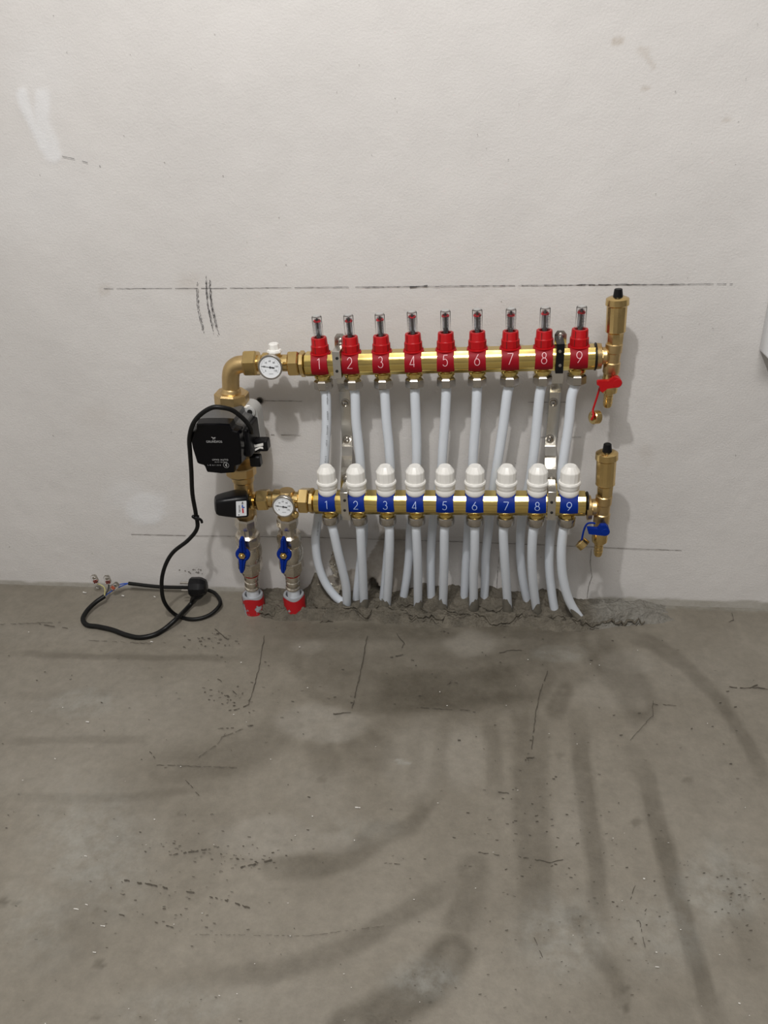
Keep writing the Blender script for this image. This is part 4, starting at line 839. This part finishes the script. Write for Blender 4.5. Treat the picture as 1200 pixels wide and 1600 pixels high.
# ================================================================ CABLES, PLUG, CONNECTORS
CR = .0037
PC = thing('pump_cable', 'black cable looping over the pump and hanging down to the floor', 'cable', Z(301, 967))
cp = [P(393, 676, -.135), P(391.5, 669, -.142), P(383, 657, -.150), P(365, 642, -.160), P(348, 637, -.168), P(331, 637, -.172), P(313, 648, -.174), P(301, 664, -.172), P(296, 685, -.165), P(297, 707, -.155), P(299, 737, -.135), P(300.7, 772, -.115),
      P(306, 803, -.10), P(308, 825, -.098), P(294, 844, -.10), P(270, 863.5, -.105), P(257, 887, -.11), P(252.5, 913, -.112), P(257, 941, -.110), Z(275, 961, .006), Z(301, 967.5, .0045), Z(327, 961, .005), Z(344, 943.7, .012), P(337.5, 928.5, -.030), P(324.5, 922, -.022), P(308, 919, -.018), P(293, 918, -.016), P(250, 917, -.016), P(201, 911.5, -.018)]
MB().tube(cp, CR, 14, sub=8).build('cable_sheath', M['rubber'], PC)
tie = MB(); q = P(306.5, 808, -.10); tie.lathe(q+UZ*.003, -UZ, [(0, .0044), (.001, .0056), (.005, .0056), (.006, .0044)], 14); tie.tube([q+Vector((.001, -.005, -.001)), q+Vector((.007, -.007, .001)), q+Vector((.011, -.006, -.003)), q+Vector((.0115, -.006, -.008))], .0024, 8, sub=4); tie.ball(q+Vector((-.004, -.002, .002)), .0035)
tie.build('cable_tie', M['black'], PC)
mb = MB(); e0 = P(201, 911.5, -.018)
mb.tube([e0, P(193, 912, -.02), P(186, 913.5, -.024)], .0013, 8, 0); mb.tube([e0, P(194, 914, -.02), P(185, 918, -.026)], .0013, 8, 0); mb.build('blue_core', M['blueink'], PC, 'blue wire cores')
PLG = thing('plug_cord', 'black mains plug on a cord lying in a curve on the floor', 'plug', Z(307, 945))
cord = [P(306, 932, -.062), Z(298, 944, .012), Z(286, 957, .010), Z(275, 967.5, .0155), Z(257, 982.7, .006), Z(240, 992, .0048), Z(218, 996, .0045), Z(197, 992, .0045), Z(175, 984, .0045), Z(153, 979, .0045), Z(136, 976.5, .0048), Z(129.5, 967.5, .008), Z(136, 954.5, .012), Z(149, 941.5, .016), Z(163.5, 931.5, .021)]
MB().tube(cord, .0046, 14, sub=8).build('cord_sheath', M['rubber'], PLG)
pcn = P(309, 917, -.058); mb = MB(); ax = Vector((-.96, -.1, .05)).normalized()
mb.lathe(pcn-ax*.018, ax, [(0, .010), (.002, .0145), (.010, .0185), (.016, .0195), (.031, .0190), (.033, .0175)], 10, ph=.3)
mb.tube([pcn-ax*.008, pcn+Vector((.002, -.006, -.012)), P(305, 933, -.062), P(301, 940, -.060)], .008, 14, sub=5, rad=lambda t: .0125-.0065*t); PB = mb.build('plug_body', M['black'], PLG, smooth=30)
_, pu, pw = perp(ax); pw = Vector((0, 0, 1)) 
for s_ in (-1, 1):
    a = pcn+ax*.013+pw*(.0088*s_); MB().cyl(a, a+ax*.020, .0023, seg=12).build('plug_pin', M['nickel'], PLG)
e1 = Z(163.5, 931.5, .021)
W3 = [((149.5, 907, -.030), 'yellow_green_core', M['fleck'], (163, 918)), ((169, 908, -.030), 'black_core', M['ink'], (169, 921)), ((178, 917, -.034), 'blue_core', M['blueink'], (172, 925))]
yg = mat('yellow_green_wire', (.45, .42, .16), .5)
LB3 = ['clear wire connector with brown lever at the left end of the joined wires', 'middle clear wire connector standing upright on a black wire', 'clear wire connector with orange lever leaning towards the blue wires']
orange = mat('orange_plastic', (.55, .13, .06), .4); brown = mat('brown_plastic', (.20, .045, .035), .4)
for j, ((x, y, d), nm, mt_, mid) in enumerate(W3):
    c = P(x, y, d); m2 = P(*mid, -.032)
    MB().tube([e1, m2, c-UZ*.006], .0012, 8, sub=5).build(nm, yg if j == 0 else mt_, PLG)
    T = thing('wire_connector', LB3[j], 'wire connector', c, 'clear lever connectors joining the two cables')
    ez = [Vector((-.25, 0, 1)), Vector((-.12, 0, 1)), Vector((.75, 0, .62))][j].normalized(); ex_ = Vector((ez.z, 0, -ez.x))
    mb = MB(); mb.prism(rrect(.0115, .0185, .0034, 4, 0, .004), c+FR*-.003, ex_, ez, FR, .0075, .0008); mb.build('connector_shell', M['glass'], T)
    mb = MB(); mb.prism(rrect(.0085, .0070, .001, 2, 0, -.001), c+FR*.0005, ex_, ez, FR, .0030, .0004); mb.build('lever', (orange if j == 2 else brown), T)
    mb = MB(); mb.prism(rrect(.0060, .0050, .001, 2, 0, .0065), c+FR*-.0015, ex_, ez, FR, .0030, .0004); mb.build('contact', M['nickel'], T)

# ---- things at the right
mb = MB(); a = P(1185, 549, 0); mb.prism(rrect(.42, .40, .006, 5, .21, .20), Vector((a.x, -.0005, a.z)), EX, UZ, FR, .045, .003)
tag(mb.build('wall_panel', M['cwhite'], smooth=40), 'white box mounted on the wall at the right edge of the picture', 'wall box')
mb = MB(); rs = random.Random(2); q = P(922, 958, -.018); pts = [q+Vector((rs.uniform(-.009, .009)+k*.0012, rs.uniform(-.006, .004), .016-k*.0022+rs.uniform(-.003, .003))) for k in range(11)]
mb.tube(pts, .0028, 7, sub=4); mb.tube([q+Vector((-.004, -.002, -.004)), q+Vector((.006, -.006, .004)), q+Vector((.014, -.004, -.008)), q+Vector((.02, -.008, -.012))], .0026, 7)
tag(mb.build('crumpled_tape', M['rubber']), 'crumpled black tape scrap at the wall foot below the blue lever valve', 'scrap')

X, Yf = np.meshgrid(np.arange(0, 1.001, .06), np.arange(0, 1.001, .06), indexing='ij'); mb = MB(); n = X.shape[0]; rs = random.Random(11)
def film(corners, name, label, amp):
    mb = MB(); a, b, c, d = corners; vs = []; n = 15
    for i in range(n):
        for j in range(n):
            u, v = i/(n-1), j/(n-1); q = (a*(1-u)+b*u)*(1-v)+(d*(1-u)+c*u)*v
            vs.append(q+Vector((rs.uniform(-1, 1)*amp, rs.uniform(-1, .2)*amp*1.6, rs.uniform(-1, 1)*amp)))
    mb.add(vs, [(i*n+j, (i+1)*n+j, (i+1)*n+j+1, i*n+j+1) for i in range(n-1) for j in range(n-1)])
    return tag(mb.build(name, M['film'], smooth=0), label, 'plastic film')
M['film'] = mat('thin_film', (.42, .38, .31), .18, .0, 0, 1, .3, 80, Transmission_Weight=.35)
film([P(483, 930, -.022), P(505, 905, -.014), P(534, 915, -.012), P(520, 945, -.030)], 'plastic_film', 'crumpled shiny film on the mortar behind the curved first pipe', .0028)
film([P(514, 880, -.010), P(524, 850, -.007), P(532, 885, -.009), P(526, 905, -.014)], 'plastic_film', 'narrow shiny film strip on the wall between the first two pipes', .0022)
